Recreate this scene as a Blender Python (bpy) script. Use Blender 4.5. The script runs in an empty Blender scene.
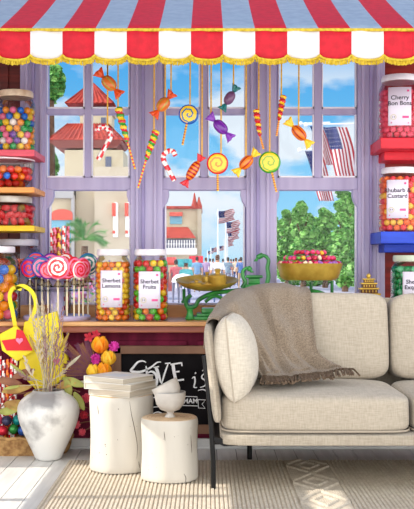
import bpy, math, random
from math import sin, cos, pi, sqrt, radians as R
from mathutils import Vector, Matrix, Quaternion, noise

random.seed(7)
S = bpy.context.scene
COL = S.collection
F, CX, CY, H = 990.0, 207.0, 262.0, 0.95          # focal length in pixels, principal point, eye height

def at(px, py, Y):                                 # design helper: a sight line at depth Y -> metres
    return Vector(((px - CX) * Y / F, Y, H - (py - CY) * Y / F))

# ------------------------------------------------------------------ materials
def lin(c):
    c = c / 255.0
    return c / 12.92 if c <= 0.04045 else ((c + 0.055) / 1.055) ** 2.4
def rgb(r, g, b): return (lin(r), lin(g), lin(b), 1.0)

_M = {}
def mat(name, col, rough=0.55, col2=None, scale=12.0, detail=4.0, lo=0.35, hi=0.65, bump=0.0, bscale=None,
        metal=0.0, spec=0.4, coat=0.0, stretch=(1, 1, 1), emit=None, trans=0.0, sheen=0.0, sub=0.0):
    if name in _M: return _M[name]
    m = bpy.data.materials.new(name); m.use_nodes = True
    nt = m.node_tree; N = nt.nodes; L = nt.links
    p = N['Principled BSDF']
    p.inputs['Base Color'].default_value = rgb(*col)
    p.inputs['Roughness'].default_value = rough
    p.inputs['Metallic'].default_value = metal
    p.inputs['Specular IOR Level'].default_value = spec
    p.inputs['Coat Weight'].default_value = coat
    p.inputs['Sheen Weight'].default_value = sheen
    if sub:
        p.inputs['Subsurface Weight'].default_value = sub
        p.inputs['Subsurface Radius'].default_value = (0.01, 0.01, 0.01)
    if emit:
        p.inputs['Emission Color'].default_value = rgb(*emit[0]); p.inputs['Emission Strength'].default_value = emit[1]
    if col2 or bump:
        tc = N.new('ShaderNodeTexCoord'); mp = N.new('ShaderNodeMapping'); mp.inputs['Scale'].default_value = stretch
        L.new(tc.outputs['Object'], mp.inputs['Vector'])
    if col2:
        n = N.new('ShaderNodeTexNoise'); n.inputs['Scale'].default_value = scale; n.inputs['Detail'].default_value = detail
        L.new(mp.outputs['Vector'], n.inputs['Vector'])
        r = N.new('ShaderNodeValToRGB'); r.color_ramp.elements[0].position = lo; r.color_ramp.elements[1].position = hi
        r.color_ramp.elements[0].color = rgb(*col2); r.color_ramp.elements[1].color = rgb(*col)
        L.new(n.outputs['Fac'], r.inputs['Fac']); L.new(r.outputs['Color'], p.inputs['Base Color'])
    if bump:
        n2 = N.new('ShaderNodeTexNoise'); n2.inputs['Scale'].default_value = bscale or scale * 3; n2.inputs['Detail'].default_value = 3
        L.new(mp.outputs['Vector'], n2.inputs['Vector'])
        b = N.new('ShaderNodeBump'); b.inputs['Strength'].default_value = bump; b.inputs['Distance'].default_value = 0.01
        L.new(n2.outputs['Fac'], b.inputs['Height']); L.new(b.outputs['Normal'], p.inputs['Normal'])
    _M[name] = m
    return m

def glassy(name, tint=(255, 255, 255), gloss=0.10, rough=0.03):
    if name in _M: return _M[name]
    m = bpy.data.materials.new(name); m.use_nodes = True
    nt = m.node_tree; N = nt.nodes; L = nt.links
    N.remove(N['Principled BSDF'])
    t = N.new('ShaderNodeBsdfTransparent'); t.inputs['Color'].default_value = rgb(*tint)
    g = N.new('ShaderNodeBsdfGlossy'); g.inputs['Roughness'].default_value = rough
    fr = N.new('ShaderNodeFresnel'); fr.inputs['IOR'].default_value = 1.45
    mx = N.new('ShaderNodeMixShader')
    ma = N.new('ShaderNodeMath'); ma.operation = 'MULTIPLY'; ma.inputs[1].default_value = gloss * 10
    ma.use_clamp = True
    L.new(fr.outputs['Fac'], ma.inputs[0]); L.new(ma.outputs[0], mx.inputs['Fac'])
    L.new(t.outputs[0], mx.inputs[1]); L.new(g.outputs[0], mx.inputs[2])
    L.new(mx.outputs[0], N['Material Output'].inputs['Surface'])
    _M[name] = m
    return m

def weave(name, col, col2, sc=260.0, bump=0.35, rough=0.95, patch=None):
    if name in _M: return _M[name]
    m = mat(name, col, rough, spec=0.15, sheen=0.2)
    nt = m.node_tree; N = nt.nodes; L = nt.links; p = N['Principled BSDF']
    tc = N.new('ShaderNodeTexCoord')
    outs = []
    for st in ((1, 0.12, 0.12), (0.12, 0.12, 1)):
        mp = N.new('ShaderNodeMapping'); mp.inputs['Scale'].default_value = st
        n = N.new('ShaderNodeTexNoise'); n.inputs['Scale'].default_value = sc; n.inputs['Detail'].default_value = 2
        L.new(tc.outputs['Object'], mp.inputs['Vector']); L.new(mp.outputs['Vector'], n.inputs['Vector']); outs.append(n)
    a = N.new('ShaderNodeMath'); a.operation = 'ADD'
    L.new(outs[0].outputs['Fac'], a.inputs[0]); L.new(outs[1].outputs['Fac'], a.inputs[1])
    r = N.new('ShaderNodeValToRGB'); r.color_ramp.elements[0].position = 0.38; r.color_ramp.elements[1].position = 0.62
    r.color_ramp.elements[0].color = rgb(*col2); r.color_ramp.elements[1].color = rgb(*col)
    h = N.new('ShaderNodeMath'); h.operation = 'MULTIPLY'; h.inputs[1].default_value = 0.5
    L.new(a.outputs[0], h.inputs[0]); L.new(h.outputs[0], r.inputs['Fac']); L.new(r.outputs['Color'], p.inputs['Base Color'])
    b = N.new('ShaderNodeBump'); b.inputs['Strength'].default_value = bump; b.inputs['Distance'].default_value = 0.004
    L.new(h.outputs[0], b.inputs['Height']); L.new(b.outputs['Normal'], p.inputs['Normal'])
    return m

def flat(name, c, rough=0.5, **k): return mat(name, c, rough, **k)

# ------------------------------------------------------------------ objects
def props(o, label=None, cat=None, group=None, kind=None):
    if label: o['label'] = label
    if cat: o['category'] = cat
    if group: o['group'] = group
    if kind: o['kind'] = kind
    return o

def wloc(o):
    v = Vector((0, 0, 0))
    while o: v += o.location; o = o.parent
    return v

def thing(name, label, cat, loc, group=None, kind=None, parent=None):
    o = bpy.data.objects.new(name, None); o.empty_display_size = 0.05
    COL.objects.link(o); o.location = Vector(loc) - (wloc(parent) if parent else Vector())
    if parent: o.parent = parent
    return props(o, label, cat, group, kind)

class MB:
    def __init__(s): s.v = []; s.f = []; s.m = []
    def add(s, vs, fs, m=0):
        b = len(s.v); s.v += [Vector(x) for x in vs]
        for i, f in enumerate(fs):
            s.f.append([b + k for k in f]); s.m.append(m[i] if isinstance(m, list) else m)
        return s
    def box(s, x0, x1, y0, y1, z0, z1, m=0, M=None):
        vs = [Vector((x, y, z)) for z in (z0, z1) for y in (y0, y1) for x in (x0, x1)]
        if M: vs = [M @ v for v in vs]
        return s.add(vs, [(0, 2, 3, 1), (4, 5, 7, 6), (0, 1, 5, 4), (2, 6, 7, 3), (0, 4, 6, 2), (1, 3, 7, 5)], m)
    def grid(s, P, nu, nv, mf=0, cu=False, cv=False):
        vs = [P(i / nu, j / nv) for j in range(nv + (0 if cv else 1)) for i in range(nu + (0 if cu else 1))]
        W = nu if cu else nu + 1; Hh = nv if cv else nv + 1
        fs = []; ms = []
        for j in range(nv):
            for i in range(nu):
                i2 = (i + 1) % W if cu else i + 1; j2 = (j + 1) % Hh if cv else j + 1
                fs.append((j * W + i, j * W + i2, j2 * W + i2, j2 * W + i)); ms.append(mf(i, j) if callable(mf) else mf)
        return s.add(vs, fs, ms)
    def lathe(s, prof, n=24, c=(0, 0, 0), m=0, M=None, cap=True, wob=None):
        c = Vector(c); vs = []; fs = []; ms = []
        for j, (r, z) in enumerate(prof):
            for i in range(n):
                a = 2 * pi * i / n; rr = r * (wob(a, z) if wob else 1)
                v = Vector((rr * cos(a), rr * sin(a), z))
                vs.append((M @ v if M else v) + c)
        for j in range(len(prof) - 1):
            for i in range(n):
                k = (i + 1) % n
                fs.append((j * n + i, j * n + k, (j + 1) * n + k, (j + 1) * n + i)); ms.append(m(i, j) if callable(m) else m)
        if cap:
            if prof[0][0] > 1e-5: fs.append(tuple(range(n - 1, -1, -1))); ms.append(m(0, 0) if callable(m) else m)
            if prof[-1][0] > 1e-5: fs.append(tuple((len(prof) - 1) * n + i for i in range(n))); ms.append(m(0, len(prof) - 2) if callable(m) else m)
        return s.add(vs, fs, ms)
    def tube(s, pts, r, n=8, m=0, cap=True, closed=False, flatten=None):
        pts = [Vector(p) for p in pts]; N = len(pts)
        rad = r if isinstance(r, (list, tuple)) else [r] * N
        vs = []; fs = []; ms = []
        up = Vector((0, 0, 1))
        t0 = (pts[1] - pts[0]).normalized()
        if abs(t0.dot(up)) > 0.95: up = Vector((0, 1, 0))
        nrm = t0.cross(up).normalized(); pt = t0
        for i in range(N):
            if closed: t = (pts[(i + 1) % N] - pts[i - 1])
            else: t = (pts[min(i + 1, N - 1)] - pts[max(i - 1, 0)])
            t = t.normalized() if t.length > 1e-9 else pt
            q = pt.rotation_difference(t); nrm = (q @ nrm).normalized(); pt = t
            bn = t.cross(nrm)
            for k in range(n):
                a = 2 * pi * k / n
                d = nrm * cos(a) + bn * sin(a)
                if flatten: d = Vector((d.x * flatten[0], d.y * flatten[1], d.z * flatten[2]))
                vs.append(pts[i] + d * rad[i])
        rng = N if closed else N - 1
        for i in range(rng):
            i2 = (i + 1) % N
            for k in range(n):
                k2 = (k + 1) % n
                fs.append((i * n + k, i * n + k2, i2 * n + k2, i2 * n + k)); ms.append(m(i, k) if callable(m) else m)
        if cap and not closed:
            fs.append(tuple(range(n - 1, -1, -1))); ms.append(m(0, 0) if callable(m) else m)
            fs.append(tuple((N - 1) * n + k for k in range(n))); ms.append(m(N - 2, 0) if callable(m) else m)
        return s.add(vs, fs, ms)
    def ell(s, c, rx, ry, rz, nu=14, nv=9, m=0, e=1.0, M=None, f=None):
        c = Vector(c)
        def sp(x, p): return math.copysign(abs(x) ** p, x)
        vs = []; fs = []; ms = []
        for j in range(nv + 1):
            ph = -pi / 2 + pi * j / nv
            for i in range(nu):
                a = 2 * pi * i / nu
                v = Vector((rx * sp(cos(ph), e) * sp(cos(a), e), ry * sp(cos(ph), e) * sp(sin(a), e), rz * sp(sin(ph), e)))
                if f: v = f(v)
                vs.append((M @ v if M else v) + c)
        for j in range(nv):
            for i in range(nu):
                k = (i + 1) % nu
                fs.append((j * nu + i, j * nu + k, (j + 1) * nu + k, (j + 1) * nu + i)); ms.append(m(i, j) if callable(m) else m)
        return s.add(vs, fs, ms)
    def prism(s, pts, d, m=0):                       # outline in world points, extruded by vector d
        n = len(pts); pts = [Vector(p) for p in pts]; d = Vector(d)
        return s.add(pts + [p + d for p in pts], [tuple(range(n)), tuple(range(2 * n - 1, n - 1, -1))] +
                     [(i, (i + 1) % n, (i + 1) % n + n, i + n)[::-1] for i in range(n)], m)
    def text(s, txt, size, place, m=0, depth=0.0006, font_shear=0.0, bold=0.0):
        cu = bpy.data.curves.new('t', 'FONT'); cu.body = txt; cu.size = size; cu.align_x = 'CENTER'; cu.align_y = 'CENTER'
        cu.shear = font_shear; cu.offset = bold; cu.space_line = 0.95; cu.resolution_u = 3
        o = bpy.data.objects.new('t', cu); me = bpy.data.meshes.new_from_object(o)
        s.add([place(v.co.x, v.co.y) for v in me.vertices], [tuple(p.vertices) for p in me.polygons], m)
        bpy.data.objects.remove(o); bpy.data.curves.remove(cu); bpy.data.meshes.remove(me)
        return s
    def build(s, name, mats, parent=None, label=None, cat=None, group=None, kind=None, smooth=True, bevel=0, origin=None,
              solid=0, subd=0, angle=40):
        mats = mats if isinstance(mats, (list, tuple)) else [mats]
        if parent: org = wloc(parent)
        elif origin is not None: org = Vector(origin)
        else:
            xs = [v.x for v in s.v]; ys = [v.y for v in s.v]; zs = [v.z for v in s.v]
            org = Vector(((min(xs) + max(xs)) / 2, (min(ys) + max(ys)) / 2, min(zs)))
        me = bpy.data.meshes.new(name)
        me.from_pydata([tuple(v - org) for v in s.v], [], s.f)
        for mm in mats: me.materials.append(mm)
        me.polygons.foreach_set('material_index', s.m)
        me.validate(); me.update()
        if smooth:
            me.polygons.foreach_set('use_smooth', [True] * len(me.polygons))
            try: me.set_sharp_from_angle(angle=R(angle))
            except Exception: pass
        o = bpy.data.objects.new(name, me); COL.objects.link(o)
        if parent: o.parent = parent
        else: o.location = org
        if solid:
            md = o.modifiers.new('solid', 'SOLIDIFY'); md.thickness = solid; md.offset = 0
        if bevel:
            md = o.modifiers.new('bev', 'BEVEL'); md.width = bevel; md.segments = 2; md.limit_method = 'ANGLE'; md.angle_limit = R(50)
        if subd:
            md = o.modifiers.new('sub', 'SUBSURF'); md.levels = subd; md.render_levels = subd
        return props(o, label, cat, group, kind)

def dup(o, loc=None, rot=None, parent=None):
    c = o.copy(); COL.objects.link(c)
    for k in ('label', 'group', 'category', 'kind'):
        pass
    if parent is not None: c.parent = parent
    if loc is not None: c.location = loc
    if rot is not None: c.rotation_euler = rot
    for ch in list(o.children): dup(ch, parent=c)
    return c

def frameM(a, b):
    """matrix whose Z runs from a to b and whose Y faces away from the camera"""
    z = (Vector(b) - Vector(a)).normalized(); y = Vector((0, 1, 0)); x = y.cross(z).normalized(); y = z.cross(x)
    return Matrix((x, y, z)).transposed()

# ------------------------------------------------------------------ camera, world, sun
cam = bpy.data.cameras.new('camera'); co = bpy.data.objects.new('camera', cam); COL.objects.link(co)
co.location = (0, 0, H); co.rotation_euler = (R(90), 0, 0)
cam.sensor_fit = 'HORIZONTAL'; cam.sensor_width = 36; cam.lens = 36 * F / 414
cam.shift_y = (CY - 254.5) / 414; cam.clip_start = 0.05; cam.clip_end = 600
S.camera = co
S.view_settings.view_transform = 'Standard'; S.view_settings.look = 'None'
S.view_settings.exposure = 0.0; S.view_settings.gamma = 1.0; S.view_settings.use_curve_mapping = False
S.cycles.use_denoising = True
S.cycles.max_bounces = 8; S.cycles.transparent_max_bounces = 24; S.cycles.sample_clamp_indirect = 4

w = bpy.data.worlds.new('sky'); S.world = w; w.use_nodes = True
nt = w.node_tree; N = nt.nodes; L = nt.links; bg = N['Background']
tc = N.new('ShaderNodeTexCoord'); sep = N.new('ShaderNodeSeparateXYZ'); L.new(tc.outputs['Generated'], sep.inputs[0])
def ramp(stops, src):
    r = N.new('ShaderNodeValToRGB'); e = r.color_ramp.elements
    e[0].position = stops[0][0]; e[0].color = stops[0][1]; e[1].position = stops[-1][0]; e[1].color = stops[-1][1]
    for p, c in stops[1:-1]:
        q = e.new(p); q.color = c
    L.new(src, r.inputs['Fac']); return r
blue = ramp([(0.0, rgb(168, 224, 250)), (0.10, rgb(128, 205, 248)), (0.22, rgb(72, 170, 238)), (1.0, rgb(60, 140, 225))], sep.outputs['Z'])
mp = N.new('ShaderNodeMapping'); mp.inputs['Scale'].default_value = (9, 9, 17); mp.inputs['Location'].default_value = (1.3, 0.2, 0.45)
L.new(tc.outputs['Generated'], mp.inputs['Vector'])
cn = N.new('ShaderNodeTexNoise'); cn.inputs['Scale'].default_value = 1.0; cn.inputs['Detail'].default_value = 6; L.new(mp.outputs[0], cn.inputs['Vector'])
cr = ramp([(0.44, (0, 0, 0, 1)), (0.53, (1, 1, 1, 1))], cn.outputs['Fac'])
cmask = ramp([(0.0, (0.3, 0.3, 0.3, 1)), (0.06, (1, 1, 1, 1)), (0.17, (0.9, 0.9, 0.9, 1)), (0.22, (0, 0, 0, 1))], sep.outputs['Z'])
mm = N.new('ShaderNodeMath'); mm.operation = 'MULTIPLY'; L.new(cr.outputs[0], mm.inputs[0]); L.new(cmask.outputs[0], mm.inputs[1])
mx = N.new('ShaderNodeMix'); mx.data_type = 'RGBA'
L.new(mm.outputs[0], mx.inputs['Factor']); L.new(blue.outputs[0], mx.inputs['A']); mx.inputs['B'].default_value = rgb(244, 248, 253)
# added fill: unseen sky behind the viewer, brightest low down, lights the shop front
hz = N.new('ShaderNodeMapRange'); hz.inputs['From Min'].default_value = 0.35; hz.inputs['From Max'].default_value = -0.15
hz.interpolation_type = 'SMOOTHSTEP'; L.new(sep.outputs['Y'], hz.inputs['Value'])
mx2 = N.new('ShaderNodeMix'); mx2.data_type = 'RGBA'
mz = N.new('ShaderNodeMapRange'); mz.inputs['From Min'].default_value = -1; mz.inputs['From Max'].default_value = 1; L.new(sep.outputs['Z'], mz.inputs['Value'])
back_fill = ramp([(0.0, (.55, .52, .50, 1)), (0.42, (.9, .87, .84, 1)), (0.51, (1, .97, .93, 1)), (0.68, (.92, .92, .90, 1)), (0.80, (.34, .35, .36, 1)), (1.0, (.25, .27, .30, 1))], mz.outputs[0])
hs = N.new('ShaderNodeVectorMath'); hs.operation = 'SCALE'; hs.inputs['Scale'].default_value = 3.0; L.new(back_fill.outputs[0], hs.inputs[0])
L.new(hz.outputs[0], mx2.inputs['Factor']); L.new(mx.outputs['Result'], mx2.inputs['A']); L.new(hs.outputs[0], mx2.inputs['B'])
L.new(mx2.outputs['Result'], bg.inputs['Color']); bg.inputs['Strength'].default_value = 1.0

sun = bpy.data.lights.new('sun', 'SUN'); sun.energy = 5.2; sun.angle = R(0.6); sun.color = (1.0, 0.93, 0.82)
so = bpy.data.objects.new('sun', sun); COL.objects.link(so)
SD = Vector((1.0, 0.03, -0.66)).normalized()         # travelling direction of the sunlight
so.rotation_euler = SD.to_track_quat('-Z', 'Y').to_euler()

# ------------------------------------------------------------------ common materials
LAV = mat('lavender_paint', (190, 182, 213), 0.5, (168, 159, 197), 3, stretch=(6, 6, 0.6), lo=0.3, hi=0.7, bump=0.05)
LAVD = mat('deep_lavender_paint', (158, 148, 192), 0.5, (138, 128, 176), 4)
BEAD = mat('white_bead_paint', (238, 234, 244), 0.4)
MAHOG = mat('mahogany_wood', (120, 40, 30), 0.4, (78, 22, 18), 5, stretch=(1, 1, 8), bump=0.05)
MAROON = mat('maroon_panel', (124, 32, 62), 0.7, (96, 22, 48), 3, spec=.15, stretch=(6, 6, 1), bump=0.04)
COUNT = mat('counter_wood', (226, 176, 120), 0.45, (202, 142, 90), 2.2, stretch=(1, 12, 12), bump=0.04)
COUNTD = mat('counter_edge_wood', (168, 100, 74), 0.45, (132, 70, 60), 3, stretch=(1, 12, 12), bump=0.05)
PLANK = mat('white_floor_paint', (224, 223, 220), 0.5, (206, 205, 202), 2.2, stretch=(12, 1, 1), bump=0.05)
GAP = mat('floor_gap', (96, 92, 88), 0.9)
SKIRT = mat('skirting_paint', (222, 222, 222), 0.5, (208, 208, 208), 3)
PLAST = mat('white_plaster', (235, 232, 228), 0.8, (226, 222, 216), 4)
JARG = glassy('jar_glass', (253, 253, 253), 0.08)
PANEG = glassy('window_glass', (250, 253, 255), 0.03)
LIDW = mat('white_lid', (240, 236, 240), 0.35, (216, 210, 220), 14)
PAPER = mat('label_paper', (236, 230, 246), 0.6)
INK = mat('ink', (40, 34, 60), 0.6)
PINK = flat('pink_print', (225, 90, 150))
PALEY = flat('pale_yellow_print', (206, 200, 140))
STRING = mat('golden_string', (240, 192, 76), 0.5, (216, 156, 50), 60)
RED = mat('candy_red', (226, 30, 44), 0.2, coat=0.5)
WHT = mat('candy_white', (250, 244, 240), 0.25, coat=0.5)
YEL = mat('candy_yellow', (252, 208, 40), 0.2, coat=0.5)
ORG = mat('candy_orange', (246, 128, 24), 0.2, coat=0.5)
GRN = mat('candy_green', (60, 160, 50), 0.2, coat=0.5)
DRED = mat('candy_dark_red', (176, 30, 24), 0.25, coat=0.4)
BLU = mat('candy_blue', (30, 90, 190), 0.2, coat=0.5)
PUR = mat('candy_purple', (112, 40, 160), 0.25, coat=0.5)
TEAL = mat('candy_teal', (24, 120, 120), 0.25, coat=0.4)
MAUV = mat('candy_mauve', (120, 80, 120), 0.3, coat=0.4)
PNK = mat('candy_pink', (246, 120, 160), 0.2, coat=0.5)
BRS = mat('aged_brass', (222, 188, 84), 0.35, (176, 138, 50), 10, metal=0.35)
CAST = mat('green_cast_iron', (52, 150, 66), 0.35, (22, 96, 40), 12, coat=0.4)

# ------------------------------------------------------------------ THE ROOM: floor, rug side wall
b = MB()
b.box(-1.6, 2.4, 2.6, 5.05, -0.05, -0.006, 1)
x = 0.146 - 0.0975 * 18
while x < 2.4:
    b.box(x + 0.0018, x + 0.0957, 2.6, 5.05, -0.02, 0.0)
    x += 0.0975
b.build('floor', [PLANK, GAP], kind='structure', bevel=0.0012, smooth=False)
b = MB(); b.box(-1.45, 2.4, 5.035, 5.06, 0, 0.052); b.box(-1.45, 2.4, 5.028, 5.04, 0, 0.012)
b.build('baseboard_front', SKIRT, kind='structure', bevel=0.003)

# the room's side wall with its tall window: it lets in the strips of sun
WX = -1.5
b = MB()
def wl(y0, y1, z0, z1): b.box(WX - 0.06, WX, y0, y1, z0, z1)
wl(2.6, 3.3, 0, 4.6); wl(4.56, 5.6, 0, 4.6); wl(3.3, 4.56, 1.10, 1.27); wl(3.3, 4.56, 1.54, 4.6); wl(3.3, 4.04, 1.40, 1.54); wl(4.04, 4.56, 1.27, 1.43); wl(4.36, 4.56, 1.43, 1.54); wl(3.3, 4.56, 0, 0.03)
b.build('wall_left', PLAST, kind='structure', smooth=False)
b = MB()
b.box(WX - 0.045, WX - 0.015, 3.3, 4.56, 0.545, 0.60); b.box(WX - 0.045, WX - 0.015, 3.91, 3.955, 0.03, 1.10)

b.build('window_4', PLAST, kind='structure', smooth=False)

# ------------------------------------------------------------------ SHOP FRONT (window wall at Y = 5.5)
WY = 5.5
def pb(bm, x0, y0, x1, y1, Yf, dep, m=0):          # box from sight lines at its front face
    a = at(x0, y1, Yf); c = at(x1, y0, Yf); bm.box(a.x, c.x, Yf, Yf + dep, a.z, c.z, m)
TOPY = 42
# posts
for i, (x0, x1, marks) in enumerate(((20, 46, (26, 33, 41)), (130.5, 162.5, (137, 143, 155)), (246.5, 276.5, (252, 258, 268)), (358, 385, (363, 371, 378)))):
    b = MB(); pb(b, x0, TOPY, x1, 316, WY - 0.03, 0.13)
    for mk in marks:
        pb(b, mk - 1.6, TOPY, mk + 1.6, 316, WY - 0.045, 0.02, 1 if mk == marks[1] else 0)
    b.build('trim_%d' % (i + 1), [LAV, LAVD], kind='structure', bevel=0.004, smooth=False)
# windows
def window(n, x0, xm0, xm1, x1, lx0, lx1):
    t = thing('window_%d' % n, None, None, at((x0 + x1) / 2, 304, WY), kind='structure')
    b = MB()
    pb(b, x0 - 3, TOPY, x1 + 3, 60, WY + 0.01, 0.06); pb(b, x0 - 5, 177.5, x1 + 5, 190, WY - 0.005, 0.09)
    pb(b, xm0, 60, xm1, 178, WY + 0.01, 0.05); pb(b, x0, 108.5, x1, 114.5, WY + 0.012, 0.045)
    pb(b, x0 - 4, 60, x0 + 1.5, 178, WY + 0.01, 0.06); pb(b, x1 - 1.5, 60, x1 + 4, 178, WY + 0.01, 0.06)
    b.build('upper_sash', LAV, t, bevel=0.004, smooth=False)
    b = MB()
    for (ax, bx) in ((x0 + 1.5, xm0), (xm1, x1 - 1.5)):
        for (ay, by) in ((60, 108.5), (114.5, 177.5)):
            pb(b, ax, by - 1.6, bx, by, WY + 0.0, 0.03); pb(b, bx - 1.3, ay, bx, by, WY + 0.0, 0.03); pb(b, ax, ay, ax + 1, by, WY + 0.0, 0.03)
    b.build('bead', BEAD, t, smooth=False)
    b = MB()
    pb(b, lx0 - 10, 190, lx0, 310, WY + 0.03, 0.05, 1); pb(b, lx1, 190, lx1 + 10, 310, WY + 0.03, 0.05, 1)
    pb(b, lx0 - 0.8, 191, lx0 + 0.8, 306, WY + 0.02, 0.03, 2); pb(b, lx1 - 0.8, 191, lx1 + 0.8, 306, WY + 0.02, 0.03, 2)
    pb(b, lx0, 303, lx1, 307, WY + 0.03, 0.05, 2)
    b.build('lower_sash', [LAV, LAVD, BEAD], t, smooth=False, bevel=0.002)
    for sgn, xx in ((1, lx0 - 1), (-1, lx1 + 1)):    # curved horns below the meeting rail
        pr = [(-9, 189), (4, 189), (4.5, 195), (3, 201), (0, 206), (-3, 211), (-4, 217), (-9, 217)]
        MB().prism([at(xx + sgn * u, v, WY - 0.02) for u, v in (pr if sgn > 0 else pr[::-1])], (0, 0.06, 0)).build('horn', LAV, t, bevel=0.004, smooth=False)
    for (ax, bx, ay, by) in ((x0, xm0, 60, 109), (xm1, x1, 60, 109), (x0, xm0, 114, 178), (xm1, x1, 114, 178), (lx0 - 1, lx1 + 1, 190, 305)):
        b = MB(); pb(b, ax, ay, bx, by, WY + 0.05, 0.004); b.build('pane', PANEG, t, smooth=False)
window(1, 45, 84.5, 91.5, 131, 50, 130)
window(2, 163, 200, 208, 247, 165.5, 244)
window(3, 277, 314, 322, 358, 276, 356)
# mahogany side walls of the shop
b = MB(); pb(b, -60, 30, 21, 320, WY, 0.08); pb(b, 3, 60, 8, 320, WY - .015, .02, 0); b.build('wall_west', MAHOG, kind='structure', smooth=False)
MAHR = mat('red_mahogany', (150, 40, 34), 0.45, (108, 26, 24), 5, stretch=(1, 1, 6), bump=0.05)
b = MB(); pb(b, 384.5, 30, 480, 320, WY, 0.08); b.build('wall_east', MAHR, kind='structure', smooth=False)
# wall above the windows
b = MB(); pb(b, -60, -80, 480, 46, WY + 0.01, 0.08); b.build('wall_above', LAV, kind='structure', smooth=False)
# wooden sill
b = MB(); pb(b, 20, 305, 385, 318, WY - 0.06, 0.16); b.build('window_sill', COUNT, kind='structure', bevel=0.008)

# counter
CZ = H - 60 * 4.95 / F
b = MB(); b.box(-1.45, 1.75, 4.95, 5.56, CZ - 0.022, CZ, 0); b.box(-1.45, 1.75, 4.965, 5.5, CZ - 0.055, CZ - 0.022, 1)
b.build('shop_counter', [COUNT, COUNTD], label='long honey-coloured wooden shop counter running below the windows', cat='counter', bevel=0.006, smooth=False)
t = thing('counter_cabinet', 'maroon panelled counter front behind the sofa and chalkboard', 'cabinet', (0.1, 5.06, 0))
b = MB(); b.box(-1.45, 1.75, 5.05, 5.5, 0.05, CZ - 0.055); b.build('body', MAROON, t, smooth=False)
for i in range(7):
    x0 = -1.40 + i * 0.45
    b = MB(); b.box(x0, x0 + 0.40, 5.035, 5.052, 0.09, CZ - 0.10)
    b.box(x0 + 0.04, x0 + 0.36, 5.027, 5.04, 0.13, CZ - 0.14); b.build('raised_panel', MAROON, t, bevel=0.006, smooth=False)

# ------------------------------------------------------------------ AWNING
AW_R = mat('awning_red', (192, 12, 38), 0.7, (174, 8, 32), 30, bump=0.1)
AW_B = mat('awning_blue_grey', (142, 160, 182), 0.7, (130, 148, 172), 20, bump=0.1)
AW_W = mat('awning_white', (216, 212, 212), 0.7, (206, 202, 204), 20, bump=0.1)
GOLD = mat('gold_braid', (212, 184, 50), 0.6, (170, 142, 26), 80)
AY, AZ, SW = 4.5, H + (CY - 30) * 4.5 / F, 0.1459
t = thing('awning', 'red and pale striped shop awning with scalloped valance over the windows', 'awning', (0, 5.4, AZ + 0.4))
x00 = (191 - CX) * AY / F; K0, K1 = -8, 12
def sidx(i): return K0 + i // 6
b = MB(); NS = (K1 - K0) * 6
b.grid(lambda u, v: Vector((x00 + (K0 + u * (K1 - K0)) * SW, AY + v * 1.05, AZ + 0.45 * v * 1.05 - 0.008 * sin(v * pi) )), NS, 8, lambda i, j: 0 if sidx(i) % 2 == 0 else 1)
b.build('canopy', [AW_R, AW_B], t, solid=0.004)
def vz(u):                                          # scallop depth across one stripe
    return 0.116 + 0.022 * sqrt(max(0, 1 - (2 * u - 1) ** 2))
b = MB(); n = 10; NS = (K1 - K0) * n
def VP(u, v):
    i = u * NS; k = min(int(i + 1e-6) // n, K1 - K0 - 1); f = i / n - k
    return Vector((x00 + (K0 + i / n) * SW, AY - 0.002 - 0.004 * sin(i * 2 * pi / n), AZ - v * vz(f)))
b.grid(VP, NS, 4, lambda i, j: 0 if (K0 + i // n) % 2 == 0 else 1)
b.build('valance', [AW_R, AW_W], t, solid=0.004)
b = MB(); b.tube([(x00 + K0 * SW, AY - 0.003, AZ), (x00 + K1 * SW, AY - 0.003, AZ)], 0.0075, 8); b.build('piping', GOLD, t)
b = MB(); pts = []
for i in range(NS + 1):
    p = VP(i / NS, 1); pts.append(p + Vector((0, -0.004, 0)))
b.tube(pts, 0.006, 6); b.build('braid', GOLD, t)
b = MB()
for i in range(0, NS * 2):
    q = VP(i / (NS * 2), 1); l = 0.020 + 0.005 * random.random(); j = random.uniform(-0.002, 0.002)
    b.tube([q + Vector((0, -0.003, 0)), q + Vector((j, -0.004, -l))], [0.003, 0.0042], 4)
b.build('fringe', GOLD, t)
b = MB()
for sx in (-1.2, 1.66):
    b.tube([(sx, AY + 0.02, AZ - 0.01), (sx, 5.52, AZ + 0.05)], 0.012, 8)
b.build('support_arm', mat('grey_steel', (130, 130, 136), 0.4, metal=0.8), t)
def awn_z(Y): return AZ + 0.45 * (Y - AY) - 0.01

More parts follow.
